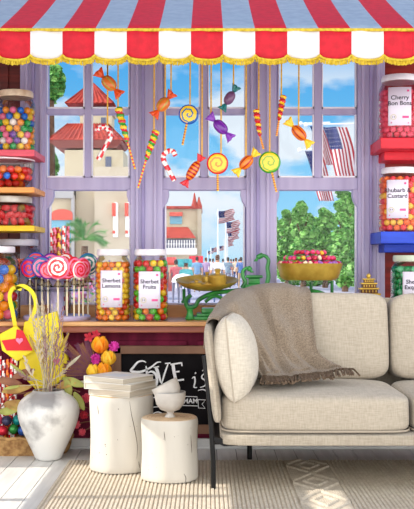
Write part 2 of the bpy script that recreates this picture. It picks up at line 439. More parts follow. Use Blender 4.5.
# ------------------------------------------------------------------ JARS and their sweets
def jar_profile(Rb, Hb, neck):
    return [(Rb * 0.90, 0), (Rb * 0.98, 0.006), (Rb, 0.02), (Rb, Hb * 0.80), (Rb * 0.97, Hb * 0.86), (Rb * 0.88, Hb * 0.92), (neck, Hb * 0.95), (neck, Hb)]
def make_jar(px, py_base, Y, Rb, Hb, label, lidm=LIDW, words=None, lw=None, sq=1.0, lid_h=0.028, lidname='lid', shelf_z=None, labelh=None, off=0.0):
    c = at(px, py_base, Y)
    if shelf_z is not None: c.z = shelf_z
    t = thing('candy_jar', label, 'jar', c)
    def wob(a, z):
        k = (abs(cos(a)) ** 4 + abs(sin(a)) ** 4) ** 0.25
        return 1 + (1 / k - 1) * 0.45 * sq * (1 if z < Hb * 0.9 else 0)
    nk = Rb * 0.80
    b = MB(); b.lathe(jar_profile(Rb, Hb, nk), 32, c, cap=False, wob=wob)
    b.lathe([(0.001, 0.002), (Rb * 0.9, 0.002)], 32, c, cap=False, wob=wob)
    b.lathe([(nk + 0.004, Hb * 0.955), (nk + 0.005, Hb * 0.965), (nk + 0.004, Hb * 0.975)], 32, c, cap=False)
    b.build('glass_body', JARG, t, solid=0)
    lr = nk + 0.008
    b = MB(); b.lathe([(lr, Hb - 0.012), (lr + .002, Hb - 0.008), (lr + .002, Hb + lid_h - 0.014), (lr - 0.002, Hb + lid_h - 0.008), (lr - 0.010, Hb + lid_h - 0.012), (0.001, Hb + lid_h - 0.012)], 36, c)
    b.build(lidname, lidm, t)
    if words:
        w0, h0, zc = lw; rr = Rb + 0.004
        def pl(x, z, e=0.0):
            a = -pi / 2 + (x + off) / rr
            k = wob(a, 0.05) * (rr + e)
            return c + Vector((k * cos(a), k * sin(a), z))
        b = MB(); b.grid(lambda u, v: pl((u - 0.5) * w0, zc + (v - 0.5) * h0), 12, 2)
        lab = b.build('paper_label', PAPER, t, solid=0.0008)
        b = MB()
        b.text(words, h0 * 0.155, lambda x, y: pl(x, zc + h0 * 0.15 + y, 0.0018), 0, bold=0.0005)
        b.build('lettering', INK, lab)
        b = MB()
        ic = []
        for k in range(24):                            # little round badge, flag block and corner flourishes
            a0, a1 = 2 * pi * k / 24, 2 * pi * (k + 1) / 24; r1, r2 = 0.014, 0.0115; X0, Z0 = -w0 * 0.27, zc - h0 * 0.28
            b.add([pl(X0 + r1 * cos(a0), Z0 + r1 * sin(a0), .0018), pl(X0 + r1 * cos(a1), Z0 + r1 * sin(a1), .0018), pl(X0 + r2 * cos(a1), Z0 + r2 * sin(a1), .0018), pl(X0 + r2 * cos(a0), Z0 + r2 * sin(a0), .0018)], [(0, 1, 2, 3)], 0)
        for dx in (-0.005, 0.005):
            b.add([pl(-w0 * 0.27 + dx - .002, zc - h0 * .28 - .002, .0018), pl(-w0 * 0.27 + dx + .002, zc - h0 * .28 - .002, .0018), pl(-w0 * 0.27 + dx + .002, zc - h0 * .28 + .003, .0018), pl(-w0 * 0.27 + dx - .002, zc - h0 * .28 + .003, .0018)], [(0, 1, 2, 3)], 2)
        for (xa, xb, za, zb) in ((0.10, 0.38, -0.31, -0.25), (0.30, 0.40, 0.38, 0.43), (-0.38, -0.33, -0.44, -0.41), (0.34, 0.38, -0.45, -0.42)):
            b.add([pl(xa * w0, zc + za * h0, .0018), pl(xb * w0, zc + za * h0, .0018), pl(xb * w0, zc + zb * h0, .0018), pl(xa * w0, zc + zb * h0, .0018)], [(0, 1, 2, 3)], 1)
        b.build('printed_marks', [PALEY, PINK, INK], lab)
    t['R'] = Rb
    return t, c, wob

def fill(c, Rin, z0, z1, r, protos, group, ymax=0.25, mound=0.0, wob=None, xmin=None, pitch=1.72, top=True, xmax=None):
    """protos: list of (object, label, weight); rings of sweets, touching the glass"""
    n = 0; z = z0 + r; k = 0; dz = pitch * r
    spots = []
    while z < z1:
        last = z + dz >= z1
        rr = Rin - r
        if mound: rr = min(rr, Rin - r) 
        ring = 0
        while rr > 0:
            m_ = max(1, int(2 * pi * rr / (2.02 * r)))
            ph = random.random() * 6.28 if ring else (k % 2) * pi / m_ - pi / 2
            for q in range(m_):
                a = ph + 2 * pi * q / m_
                s_ = wob(a, 0.05) if (wob and ring == 0) else 1
                p = Vector((rr * s_ * cos(a), rr * s_ * sin(a), z + random.uniform(-.06, .06) * r))
                if (p.y < ymax * Rin or last) and (ring < 2 or last) : spots.append(p)
            rr -= 1.95 * r; ring += 1
        z += dz; k += 1
    if mound:
        rr = Rin * 0.78
        while rr > r * 0.5:
            m_ = max(1, int(2 * pi * rr / (2.05 * r)))
            for q in range(m_):
                a = 2 * pi * q / m_ + rr * 30
                spots.append(Vector((rr * cos(a), rr * sin(a), z - dz * .4 + r * 1.2 + mound * (1 - (rr / Rin)) )))
            rr -= 2 * r
    for p in spots:
        pp = c + p
        xx = CX + pp.x * F / pp.y
        if xx < -4 or xx > 418: continue
        o, lab, wt = random.choices(protos, [q[2] for q in protos])[0]
        if not o.get('used'):
            d = o; o['used'] = 1
        else:
            d = o.copy(); COL.objects.link(d)
        d.location = pp; d.rotation_euler = (random.uniform(-1, 1), random.uniform(-1, 1), random.uniform(0, 6.28))
        props(d, lab, d['category'], group + ' ' + d['tone'])
        n += 1
    return n

def ball(name, m, r, cat, tone, form='ball'):
    b = MB()
    if form == 'ball': b.ell((0, 0, 0), r, r, r, 14, 8)
    elif form == 'bean': b.ell((0, 0, 0), r * 1.35, r * 0.85, r * 0.85, 12, 8, e=0.9)
    elif form == 'lump': b.ell((0, 0, 0), r * 1.1, r * .95, r * .95, 12, 7, f=lambda v: v * (1 + 0.12 * noise.noise(v * 90)))
    elif form == 'cut': b.ell((0, 0, 0), r * 1.15, r * .9, r * .8, 12, 8, e=0.6)
    o = b.build(name, m if isinstance(m, list) else [m], origin=(0, 0, 0)); o['category'] = cat; o['tone'] = tone
    return o

GB = {'yellow': YEL, 'orange': mat('gum_orange', (250, 152, 24), 0.25, coat=0.5), 'pink': PNK, 'green': mat('gum_green', (30, 168, 80), 0.25, coat=0.5),
      'blue': mat('gum_blue', (26, 110, 214), 0.25, coat=0.5), 'white': WHT, 'red': RED, 'purple': mat('gum_purple', (120, 70, 170), 0.25, coat=0.5)}

# left column of shelves
WOODY = mat('pink_shelf_paint', (240, 92, 110), 0.5, (214, 66, 84), 6)
SHY = [('pink', (238, 92, 112), 149.5, 156), ('orange', (246, 168, 90), 187, 192.5), ('yellow', (250, 206, 40), 225.5, 231)]
SHZ = []
for nme, colr, y0, y1 in SHY:
    a = at(38, y0, 5.13); a2 = at(38, y1, 5.13)
    b = MB(); b.box(-1.40, -.895, 5.13, 5.495, a2.z, a.z)
    b.build('wall_shelf', mat(nme + '_shelf', colr, 0.5, tuple(int(k * 0.86) for k in colr), 8, stretch=(1, 6, 6)),
            label={'pink': 'short pink wooden shelf holding the big gumball jar', 'orange': 'short pale orange wooden shelf below the round bowl of red sweets', 'yellow': 'bright yellow wooden shelf at the left of the window'}[nme], cat='shelf', bevel=0.004, smooth=False, group='left wall shelves')
    SHZ.append(a.z)
jt, jc, wb = make_jar(16, 149, 5.26, 0.102, 0.30, 'clear glass jar of multicoloured gumballs on the pink shelf', lidm=mat('pale_gold_lid', (226, 206, 178), 0.35, (190, 160, 130), 20), shelf_z=SHZ[0], sq=.3, lid_h=0.03)
pr = [(ball('gumball', GB[k], 0.0185, 'gumball', k), k + ' gumball inside the jar on the pink shelf', wgt) for k, wgt in (('yellow', 2), ('orange', 3), ('pink', 2), ('green', 2), ('blue', 2.2), ('white', 1), ('purple', .7))]
fill(jc, 0.100, 0.004, 0.245, 0.0185, pr, 'gumballs of the pink shelf jar', wob=wb)
# bowl of red sweets on orange shelf
c = at(4, 187, 5.28); c.z = SHZ[1]
t = thing('candy_bowl', 'wide glass bowl of red and orange sweets on the pale orange shelf', 'bowl', c)
b = MB(); b.lathe([(0.08, 0), (0.10, 0.006), (0.13, 0.03), (0.155, 0.08), (0.162, 0.12), (0.158, 0.15)], 32, c, cap=False); b.lathe([(0.001, .003), (.09, .003)], 32, c, cap=False); b.build('glass_body', JARG, t)
b = MB(); b.tube([c + Vector((0.160 * cos(a * pi / 16), 0.160 * sin(a * pi / 16), 0.152)) for a in range(32)], 0.005, 6, closed=True); b.build('rim', mat('pale_rim', (232, 214, 220), 0.3), t)
pr = [(ball('red_sweet', mat('sweet_scarlet', (232, 50, 40), 0.25, coat=.4), 0.020, 'sweet', 'red', 'lump'), 'glossy red sweet in the wide glass bowl', 3), (ball('orange_sweet', ORG, 0.020, 'sweet', 'orange', 'lump'), 'glossy orange sweet in the wide glass bowl', 1.3), (ball('blue_sweet', GB['blue'], 0.020, 'sweet', 'blue', 'lump'), 'blue sweet in the wide glass bowl', .15)]
fill(c, 0.112, 0.004, 0.04, 0.020, pr, 'sweets in the wide bowl'); fill(c, 0.150, 0.042, 0.105, 0.020, pr, 'sweets in the wide bowl')
# squat jar on yellow shelf
jt, jc, wb = make_jar(10, 225, 5.28, 0.135, 0.135, 'squat glass jar of dark red sweets on the yellow shelf', lidm=mat('clear_grey_lid', (206, 204, 196), 0.2, (160, 150, 140), 10), shelf_z=SHZ[2], sq=0, lid_h=0.03)
pr = [(ball('ruby_sweet', mat('sweet_ruby', (206, 24, 30), 0.25, coat=.4), 0.020, 'sweet', 'red', 'bean'), 'dark red sweet in the squat jar', 4), (ball('olive_sweet', mat('sweet_olive', (140, 110, 40), 0.3), 0.020, 'sweet', 'olive', 'bean'), 'olive green sweet in the squat jar', 1)]
fill(jc, 0.13, 0.004, 0.095, 0.020, pr, 'sweets in the squat jar')
# jar under yellow shelf, standing on the counter behind, mostly hidden
jt, jc, wb = make_jar(18, 300, 5.37, 0.125, 0.40, 'tall glass jar of orange sweets with a grey lid below the yellow shelf', lidm=mat('lilac_grey_lid', (206, 204, 216), 0.35, (180, 178, 196), 10), shelf_z=CZ, sq=0, lid_h=0.03)
pr = [(ball('amber_sweet', mat('sweet_amber', (240, 84, 26), 0.25, coat=.4), 0.016, 'sweet', 'amber', 'lump'), 'orange sweet in the tall grey-lidded jar', 1)]
fill(jc + Vector((0, 0, 0.26)), 0.118, 0.0, 0.065, 0.016, pr, 'sweets in the grey-lidded jar', ymax=-0.1)
# front-left gumball jar on the counter
jt, jc, wb = make_jar(-8, 321, 5.10, 0.135, 0.36, 'large glass jar of big gumballs at the left end of the counter', lidm=LIDW, shelf_z=CZ, sq=.3)
pr = [(ball('large_gumball', GB[k], 0.0265, 'gumball', k), 'big ' + k + ' gumball in the jar at the left end of the counter', wgt) for k, wgt in (('orange', 3), ('green', 2), ('blue', 2), ('pink', 1.5), ('white', .7), ('yellow', 1.6), ('red', .8))]
fill(jc, 0.132, 0.006, 0.30, 0.0265, pr, 'big gumballs of the counter jar', wob=wb)

# labelled jars in the middle
jt, jc, wb = make_jar(113, 319, 5.06, 0.090, 0.345, 'glass jar of yellow sweets labelled Sherbet Lemons beside the lollipop stand', words='Sherbet\nLemons', lw=(0.108, 0.185, 0.165), shelf_z=CZ)
pr = [(ball('lemon_sherbet', mat('sweet_lemon', (252, 216, 60), 0.25, coat=.4), 0.0155, 'sweet', 'yellow', 'lump'), 'yellow sherbet sweet in the Sherbet Lemons jar', 3),
      (ball('orange_sherbet', mat('sweet_honey', (240, 130, 30), 0.25, coat=.4), 0.0155, 'sweet', 'orange', 'lump'), 'orange sherbet sweet in the Sherbet Lemons jar', 1.5),
      (ball('red_sherbet', mat('sweet_brick', (206, 70, 30), 0.25, coat=.4), 0.0155, 'sweet', 'red', 'lump'), 'brick red sherbet sweet in the Sherbet Lemons jar', .5)]
fill(jc, 0.088, 0.004, 0.31, 0.0155, pr, 'sweets of the Sherbet Lemons jar', wob=wb)
jt, jc, wb = make_jar(150.5, 318, 5.06, 0.090, 0.345, 'glass jar of mixed fruit sweets labelled Sherbet Fruits by the middle window', words='Sherbet\nFruits', lw=(0.108, 0.185, 0.160), shelf_z=CZ)
pr = [(ball('fruit_sherbet', GB2, 0.0175, 'sweet', k, 'lump'), k + ' fruit sherbet sweet in the Sherbet Fruits jar', wgt) for k, GB2, wgt in (('red', mat('fruit_red', (222, 34, 30), .25, coat=.4), 2.4), ('green', mat('fruit_green', (90, 190, 40), .25, coat=.4), 2), ('yellow', YEL, 1.6), ('orange', ORG, .8))]
fill(jc, 0.088, 0.004, 0.31, 0.0175, pr, 'sweets of the Sherbet Fruits jar', wob=wb)

# right-hand shelves
SR = []
RSH = mat('scarlet_shelf', (226, 40, 60), 0.5, (200, 28, 46), 6, stretch=(1, 6, 6)); BSH = mat('royal_blue_shelf', (36, 76, 206), 0.5, (24, 58, 180), 6, stretch=(1, 6, 6))
for m_, y0, y1, lab in ((RSH, 137.5, 148.5, 'thick scarlet shelf holding the cherry sweets jar'), (BSH, 231.5, 243.5, 'thick royal blue shelf holding the orange and pink sweets jar')):
    a = at(376, y0, 5.13); a2 = at(376, y1, 5.13)
    b = MB(); b.box(.900, 1.35, 5.13, 5.495, a2.z, a.z); b.box(.945, 1.35, 5.28, 5.495, a2.z - 0.045, a2.z, 0)
    b.build('wall_shelf', m_, label=lab, cat='shelf', bevel=0.004, smooth=False); SR.append(a.z)
jt, jc, wb = make_jar(400, 137, 5.26, 0.111, 0.320, 'glass jar of pink sweets labelled Cherry Bon Bons on the scarlet shelf', off=-.022, words='Cherry\nBon Bons', lw=(0.118, 0.20, 0.165), shelf_z=SR[0])
pr = [(ball('cherry_bonbon', mat('bonbon_' + k, cc, 0.6), 0.0165, 'sweet', k), k + ' bon bon in the Cherry Bon Bons jar', w_) for k, cc, w_ in (('pink', (246, 92, 122), 3), ('rose', (232, 56, 84), 2), ('lilac', (214, 120, 200), .35))]
fill(jc, 0.109, 0.004, 0.275, 0.0165, pr, 'bon bons of the cherry jar', wob=wb)
jt, jc, wb = make_jar(400, 231, 5.26, 0.111, 0.320, 'glass jar of orange and pink sweets labelled Rhubarb and Custard on the blue shelf', off=-.034, words='Rhubarb &\nCustard', lw=(0.110, 0.20, 0.170), shelf_z=SR[1])
pr = [(ball('rhubarb_custard_sweet', mat('rhub_' + k, cc, 0.45), 0.0165, 'sweet', k), k + ' sweet in the Rhubarb and Custard jar', w_) for k, cc, w_ in (('orange', (250, 120, 60), 3), ('pink', (240, 70, 84), 2.4), ('yellow', (252, 206, 80), 1.6))]
fill(jc, 0.109, 0.004, 0.290, 0.0165, pr, 'sweets of the rhubarb and custard jar', wob=wb)
jt, jc, wb = make_jar(411, 319, 5.20, 0.105, 0.315, 'glass jar of green sweets with a printed label below the blue shelf', words='Sherbet\nExquisite', lw=(0.125, 0.19, 0.155), shelf_z=CZ, lidm=mat('cream_green_lid', (214, 222, 200), 0.35, (180, 196, 170), 10))
pr = [(ball('green_sherbet', mat('green_' + k, cc, 0.25, coat=.5), 0.0175, 'sweet', k, 'lump'), k + ' sherbet sweet in the jar below the blue shelf', w_) for k, cc, w_ in (('emerald', (20, 150, 80), 3), ('mint', (120, 214, 160), 1))]
fill(jc, 0.102, 0.004, 0.270, 0.0175, pr, 'green sweets under the blue shelf', wob=wb)

# ------------------------------------------------------------------ HANGING SWEETS
HY = 5.2
def string(t, sx, sy, Y=HY, ex=None):
    zt = awn_z(Y); a = at(sx, sy, Y)
    b = MB(); b.tube([(a.x + 0.0, Y, a.z), (a.x + 0.001, Y, (a.z + zt) / 2), (a.x, Y, zt)], 0.0042, 6); b.build('string', STRING, t)

def wrapped(a, bb, sx, mats, label, wid=0.030, pat=None, name='wrapped_sweet', bodyfrac=0.52, Y=HY, sy=None):
    A = at(*a, Y); B = at(*bb, Y); c = (A + B) / 2; Lh = (B - A).length; M = frameM(A, B)
    t = thing(name, label, 'sweet', c, 'sweets hanging on strings')
    hb = Lh * bodyfrac / 2
    b = MB(); prof = []
    n = 16; k = 12
    for j in range(k + 1):
        v = -1 + 2 * j / k; prof.append((max(0.006, wid * (1 - abs(v) ** 2.4) ** 0.5 if abs(v) < 1 else 0.006), v * hb))
    b.lathe(prof, 24, c, m=pat or 0, M=M); b.build('sweet_body', mats, t)
    for sgn in (-1, 1):
        b = MB(); ft = (Lh / 2 - hb)
        def P(u, v):
            an = u * 2 * pi; flare = 0.006 + (v ** 0.8) * wid * 0.62
            r_ = flare * (1 + 0.28 * cos(an * 7) * v)
            return c + M @ Vector((r_ * cos(an), r_ * sin(an) * 0.55, sgn * (hb * 0.96 + ft * v * (1 + 0.06 * cos(an * 5)))))
        b.grid(P, 42, 4, lambda i, j: len(mats) - 1, cu=True); b.build('wrapper_end', mats, t, solid=0.0015)
    top = A if A.z > B.z else B
    string(t, sx, sy if sy else a[1] + 2 if A.z > B.z else bb[1] + 2, Y)
    return t

def twist_stick(a, mid, bb, sx, c1, label, Y=HY, wid=0.0225, stick=(RED, YEL)):
    A, M_, B = at(*a, Y), at(*mid, Y), at(*bb, Y)
    t = thing('twisted_lollipop', label, 'lollipop', B, 'sweets hanging on strings')
    b = MB(); n = 40; pts = []; rad = []
    for i in range(n + 1):
        f = i / n; pts.append(A.lerp(M_, f)); rad.append(wid * (0.70 + 0.30 * abs(sin(f * pi * 6))) * (1 - 0.45 * f ** 2.2) * (0.5 if i in (0, n) else 1))
    b.tube(pts, rad, 14, lambda i, k: int((i * 0.30 + k / 14 * 2 + 0.2)) % len(c1)); b.build('twisted_sweet', c1, t)
    b = MB(); b.tube([M_.lerp(B, i / 16) for i in range(17)], 0.0055, 8, lambda i, k: (i + (k > 3)) % 2); b.build('stick', list(stick), t)
    string(t, sx, a[1] + 1, Y); return t

def cane(pts, sx, sy, label, Y=HY, wid=0.0135):
    P = [at(*p, Y) for p in pts]
    Q = []
    for i in range(len(P) - 1):
        p0, p1, p2, p3 = P[max(i - 1, 0)], P[i], P[i + 1], P[min(i + 2, len(P) - 1)]
        for k in range(6):
            f = k / 6; Q.append(0.5 * ((2 * p1) + (p2 - p0) * f + (2 * p0 - 5 * p1 + 4 * p2 - p3) * f * f + (3 * p1 - p0 - 3 * p2 + p3) * f ** 3))
    Q.append(P[-1])
    t = thing('candy_cane', label, 'candy cane', P[-1], 'sweets hanging on strings')
    b = MB(); b.tube(Q, [wid * 0.8] + [wid] * (len(Q) - 2) + [wid * .8], 14, lambda i, k: int(i * 0.36 + k / 14 * 1.0) % 2); b.build('cane', [RED, WHT], t)
    string(t, sx, sy, Y); return t

def spiral_disc(b, c, r, th, rim, face, lines, turns=2.0, M=None, nr=14, nt=48, duty=0.3, tw=0):
    M = M or Matrix.Identity(3)
    for sgn in (-1, 1):
        def P(u, v):
            rr = r * (1 - v); an = u * 2 * pi
            return c + M @ Vector((rr * cos(an), sgn * th * sqrt(max(0, 1 - (rr / r) ** 4)), rr * sin(an)))
        def mf(i, j):
            if j < 2: return rim
            ph = (j / nr * turns + sgn * -(i / nt)) % 1.0
            return lines if ph < duty else face
        b.grid(P, nt, nr, mf, cu=True)

def round_lolly(cx, cy, rpx, end, sx, mats, label, Y=HY):
    c = at(cx, cy, Y); r = rpx * Y / F; E = at(*end, Y)
    t = thing('round_lollipop', label, 'lollipop', E, 'sweets hanging on strings')
    b = MB(); spiral_disc(b, c, r, 0.012, 0, 1, 2); b.build('spiral_sweet', mats, t)
    d = (E - c).normalized()
    b = MB(); b.tube([(c + d * r * 0.9).lerp(E, i / 16) for i in range(17)], 0.0060, 8, lambda i, k: (i + (k > 3)) % 2); b.build('stick', [DRED, YEL], t)
    string(t, sx, cy - rpx + 1, Y)

def lengthwise(i, j): return 1 if i % 4 == 0 else 0
def crosswise(i, j): return 1 if j % 3 == 1 else 0
OY = mat('toffee_orange', (232, 120, 40), .3, coat=.4); GY = mat('toffee_olive', (196, 170, 70), .3, coat=.4)
REDO = mat('wrapper_vermilion', (236, 82, 24), .35, coat=.3)
wrapped((97.5, 71), (120.5, 95.5), 107.5, [OY, GY, REDO], 'orange wrapped sweet with olive stripes hanging left of the green twist', 0.034, lengthwise, sy=82)
wrapped((173, 92.5), (153.5, 116.5), 171, [OY, GY, REDO], 'orange wrapped sweet hanging upper left of the middle window', 0.032, lengthwise)
wrapped((202, 155.5), (184, 186), 202, [ORG, DRED, RED], 'red-ended cracker sweet with orange and red bands', 0.026, lambda i, j: j % 2, bodyfrac=0.62)
wrapped((237, 86), (222, 110), 233.5, [MAUV, TEAL], 'mauve wrapped sweet with teal twisted ends', 0.026)
wrapped((209, 115), (232, 139), 211, [PUR, mat('candy_violet', (140, 60, 190), .3, coat=.4)], 'deep purple wrapped sweet above the red spiral lollipop', 0.030, lambda i, j: 1 if i % 5 == 0 else 0, sy=119)
wrapped((257.5, 151), (235, 174), 246, [ORG, DRED, YEL], 'orange striped sweet with yellow ends hanging between two spiral lollipops', 0.030, lengthwise, sy=157)
wrapped((287, 120), (311, 146), 298.7, [ORG, DRED, YEL], 'orange striped sweet with yellow ends hanging in the right window', 0.030, lengthwise, sy=128)
twist_stick((118, 107), (127.5, 142), (135, 169), 118, [GRN, YEL, RED], 'green, yellow and red twisted lollipop hanging in the left window')
twist_stick((156.5, 130), (146, 160), (138, 188), 154, [GRN, YEL, RED], 'green, yellow and red twisted lollipop hanging on the first mullion')
twist_stick((256, 109), (260, 136), (263.5, 149), 258.7, [RED, YEL, DRED], 'red and yellow twisted lollipop hanging on the second mullion', wid=0.019)
twist_stick((283.5, 95), (279, 120), (276.5, 136), 281.3, [RED, YEL, DRED], 'red and yellow twisted lollipop hanging highest beside the right window', wid=0.019)
cane([(96.5, 132), (99, 128), (105, 127), (110, 132), (110, 138), (104, 149), (98, 160)], 107.5, 128, 'red and white candy cane hanging in the left window')
cane([(175.5, 156), (173, 151.5), (168.5, 151), (163.5, 155), (164, 161), (169, 171), (174.5, 181)], 165, 153, 'red and white candy cane hanging in the middle window')
DBL = mat('candy_teal_blue', (36, 110, 160), .25, coat=.5)
round_lolly(188.6, 114.5, 10, (182.5, 145), 190, [BLU, YEL, DBL], 'yellow spiral lollipop with a blue rim')
round_lolly(217.5, 163.5, 10.8, (217.8, 191), 221, [RED, YEL, ORG], 'yellow spiral lollipop with a red rim')
round_lolly(269.6, 162.3, 11, (276.5, 192), 269.7, [GRN, YEL, mat('candy_lime', (130, 180, 40), .25, coat=.5)], 'yellow spiral lollipop with a green rim')
for i, sx in enumerate((148,)):
    pass
string_extra = [(148.5, 127)]

# ------------------------------------------------------------------ LOLLIPOP STAND
c = at(57, 312, 5.16); c.z = CZ
t = thing('lollipop_stand', 'lilac two-tier stand holding upright lollipops at the left of the counter', 'stand', c)
b = MB(); b.lathe([(0.17, 0), (0.175, 0.006), (0.175, 0.018), (0.168, 0.024), (0.001, 0.024)], 40, c); b.build('base', mat('lilac_enamel', (206, 198, 232), .35, (190, 180, 220), 8), t)
b = MB(); b.lathe([(0.04, 0.024), (0.036, 0.03), (0.036, 0.20), (0.05, 0.21)], 24, c); b.build('column', mat('lilac_enamel', (206, 198, 232)), t)
b = MB(); b.lathe([(0.165, 0.150), (0.168, 0.152), (0.168, 0.158), (0.16, 0.16)], 40, c); b.lathe([(0.05, .155), (.165, .155)], 40, c, cap=False); b.build('ring_shelf', glassy('acrylic', (235, 238, 250), 0.12), t)
STK = mat('pale_lolly_stick', (244, 232, 200), 0.6)
lol = [(30, 268, 11, -.3, [DBL, PUR, RED], 'purple swirl lollipop at the left edge of the stand', -.06),
       (42, 267, 11, -.1, [PUR, DBL, PNK], 'blue and purple swirl lollipop left of the white-and-red one', -.10),
       (58, 267.5, 12, 0.0, [PNK, WHT, RED], 'white lollipop with a red spiral in front of the stand', -.165),
       (74, 267, 10.5, .9, [RED, PNK, RED], 'glossy red lollipop with a pink edge on the stand', -.12),
       (83, 268, 10.5, .9, [PNK, RED, PNK], 'red and pink lollipop turned edge-on at the right of the stand', -.08),
       (88, 264, 11, .5, [DBL, TEAL, WHT], 'teal and white lollipop at the right edge of the stand', 0.02),
       (48, 270, 9.5, .2, [PUR, RED, PNK], 'red and purple lollipop between the purple and the white ones', -.13),
       (67, 270, 9.5, .4, [RED, DRED, PNK], 'dark red lollipop just right of the white spiral one', -.14),
       (79, 270, 9, .8, [WHT, RED, PNK], 'small white-rimmed red lollipop at the right front of the stand', -.11),
       (51, 263, 10, .3, [PUR, PNK, DBL], 'small purple and pink lollipop at the back of the stand', 0.06),
       (66, 262, 9, -.3, [RED, WHT, RED], 'small red and white lollipop at the back of the stand', 0.05),
       (36, 262, 10, .2, [BLU, RED, PUR], 'dark blue and red lollipop behind the front ones', 0.07)]
WRAPP = glassy('cellophane_bow', (236, 228, 210), 0.2)
for (px, py, rp, yaw, ms, lab, dy) in lol:
    Yl = 5.16 + dy; cc = at(px, py, Yl); r = rp * Yl / F
    M3 = Matrix.Rotation(yaw, 3, 'Z')
    tt = thing('swirl_lollipop', lab, 'lollipop', (cc.x, Yl, CZ + 0.025), 'lollipops in the stand')
    b = MB(); spiral_disc(b, cc, r, 0.014, 0, 1, 2, turns=2.6, M=M3, duty=0.5); b.build('candy_disc', ms, tt)
    b = MB(); b.tube([(cc.x, Yl, CZ + 0.025), (cc.x, Yl, cc.z - r * 0.8)], 0.0045, 8); b.build('stick', STK, tt)
    b = MB()
    def Pw(u, v):
        an = u * 2 * pi; rr = 0.006 + 0.016 * v * (1 + 0.3 * cos(6 * an))
        return Vector((cc.x + rr * cos(an), Yl + rr * sin(an) * .6, cc.z - r - 0.004 - 0.035 * v))
    b.grid(Pw, 36, 3, 0, cu=True); b.build('wrapper_bow', WRAPP, tt, solid=0.001)
# glass of striped candy sticks
c = at(60.5, 262, 5.33); c.z = CZ
t = thing('stick_glass', 'tall glass cylinder behind the lollipops holding striped candy sticks', 'glass', c)
b = MB(); b.lathe([(0.055, 0), (0.058, 0.004), (0.058, 0.38)], 28, c, cap=False); b.lathe([(.001, .003), (.056, .003)], 28, c, cap=False); b.build('glass_body', JARG, t)
sticks = [(-.04, -.025, RED, WHT, 'red and white'), (-.022, -.042, DRED, PNK, 'dark red and pink'), (0, -.044, YEL, DRED, 'yellow and dark red'), (.022, -.040, RED, WHT, 'red and white'), (.04, -.02, PNK, DRED, 'pink and dark red'), (-.01, -.018, RED, YEL, 'red and yellow'), (.014, -.012, PUR, WHT, 'purple and white'), (-.03, .0, RED, WHT, 'red and white')]
for i, (dx, dy, m1, m2, nm) in enumerate(sticks):
    p0 = c + Vector((dx * .9, dy * .9, 0.006)); p1 = c + Vector((dx * 1.08, dy * 1.05, 0.475 + 0.02 * random.random()))
    b = MB(); b.tube([p0.lerp(p1, k / 40) for k in range(41)], 0.0095, 10, lambda i_, k_: int(i_ * .5 + k_ / 10 * 2) % 2)
    b.build('candy_stick', [m1, m2], label=nm + ' striped candy stick standing in the tall glass', cat='candy stick', group='%s candy sticks in the tall glass' % nm)

# ------------------------------------------------------------------ BALANCE SCALE
SY = 5.18
t = thing('balance_scale', 'green cast-iron balance scale with two brass pans on the counter', 'scale', (0.28, SY, CZ))
def g3(pts, r, n=8, name='beam', mt=CAST, Y=SY):
    b = MB(); b.tube([at(*p, Y) if len(p) == 2 else at(*p) for p in pts], r, n); return b.build(name, mt, t)
def smoothpath(P, k=6):
    P = [Vector(p) for p in P]; Q = []
    for i in range(len(P) - 1):
        p0, p1, p2, p3 = P[max(i - 1, 0)], P[i], P[i + 1], P[min(i + 2, len(P) - 1)]
        for q in range(k):
            f = q / k; Q.append(0.5 * ((2 * p1) + (p2 - p0) * f + (2 * p0 - 5 * p1 + 4 * p2 - p3) * f * f + (3 * p1 - p0 - 3 * p2 + p3) * f ** 3))
    return Q + [P[-1]]
b = MB()                                             # base: long plinth with moulded feet
a0 = at(190, 300, SY).x; a1 = at(336, 300, SY).x
for k, (ins, z0, z1) in enumerate(((0, 0.0, 0.018), (0.015, 0.018, 0.034), (0.04, 0.034, 0.060))):
    b.box(a0 + ins + 0.02, a1 - ins, SY - 0.085 + ins, SY + 0.085 - ins, CZ + z0, CZ + z1)
b.build('base', CAST, t, bevel=0.005, smooth=False)
for x0 in (190, 330):                              # feet under the plinth ends
    for dy in (-.075, .075):
        c = at(x0, 300, SY); b = MB(); b.lathe([(0.020, 0), (0.026, 0.008), (0.018, 0.02), (0.014, 0.045), (0.02, 0.06)], 14, (c.x, SY + dy, CZ)); b.build('foot', CAST, t)
b = MB()                                             # central pedestal
for (hw, y0, y1) in ((17, 302, 294), (13, 294, 288), (9, 288, 284), (6, 284, 278), (8.5, 278, 275)):
    p = at(254 - hw, y0, SY); q = at(254 + hw, y1, SY); b.box(p.x, q.x, SY - hw * .004, SY + hw * .004, p.z, q.z)
b.build('pedestal', CAST, t, bevel=0.006, smooth=False)
b = MB()                                             # arms: curved scroll struts left and right
for dy in (-.045, .045):
    for sgn, P in ((-1, [(250, 289), (232, 291), (214, 293), (200, 299), (195, 306), (188, 307), (186, 300), (191, 295)]), (1, [(256, 290), (280, 291), (300, 291), (318, 292), (330, 298)])):
        b.tube(smoothpath([at(x, y, SY) + Vector((0, dy, 0)) for x, y in P]), 0.0105, 8)
b.build('beam', CAST, t)
b = MB(); b.tube(smoothpath([at(x, y, SY - .04) for x, y in ((205, 302), (215, 296), (228, 300), (240, 296), (250, 300))]), 0.009, 8)
b.tube(smoothpath([at(x, y, SY - .04) for x, y in ((262, 299), (276, 293), (290, 299), (306, 294), (322, 300))]), 0.009, 8); b.build('scrollwork', CAST, t)
for x0, y0, y1 in ((184, 289, 302), (229, 289, 300), (290, 281, 300), (332, 281, 300), (311, 282, 300)):
    b = MB(); p = at(x0, y0, SY); q = at(x0, y1, SY); b.tube([p, q], 0.0085, 8); b.lathe([(.013, -.005), (.016, 0.004), (.009, .012)], 12, q); b.build('pan_support', CAST, t)
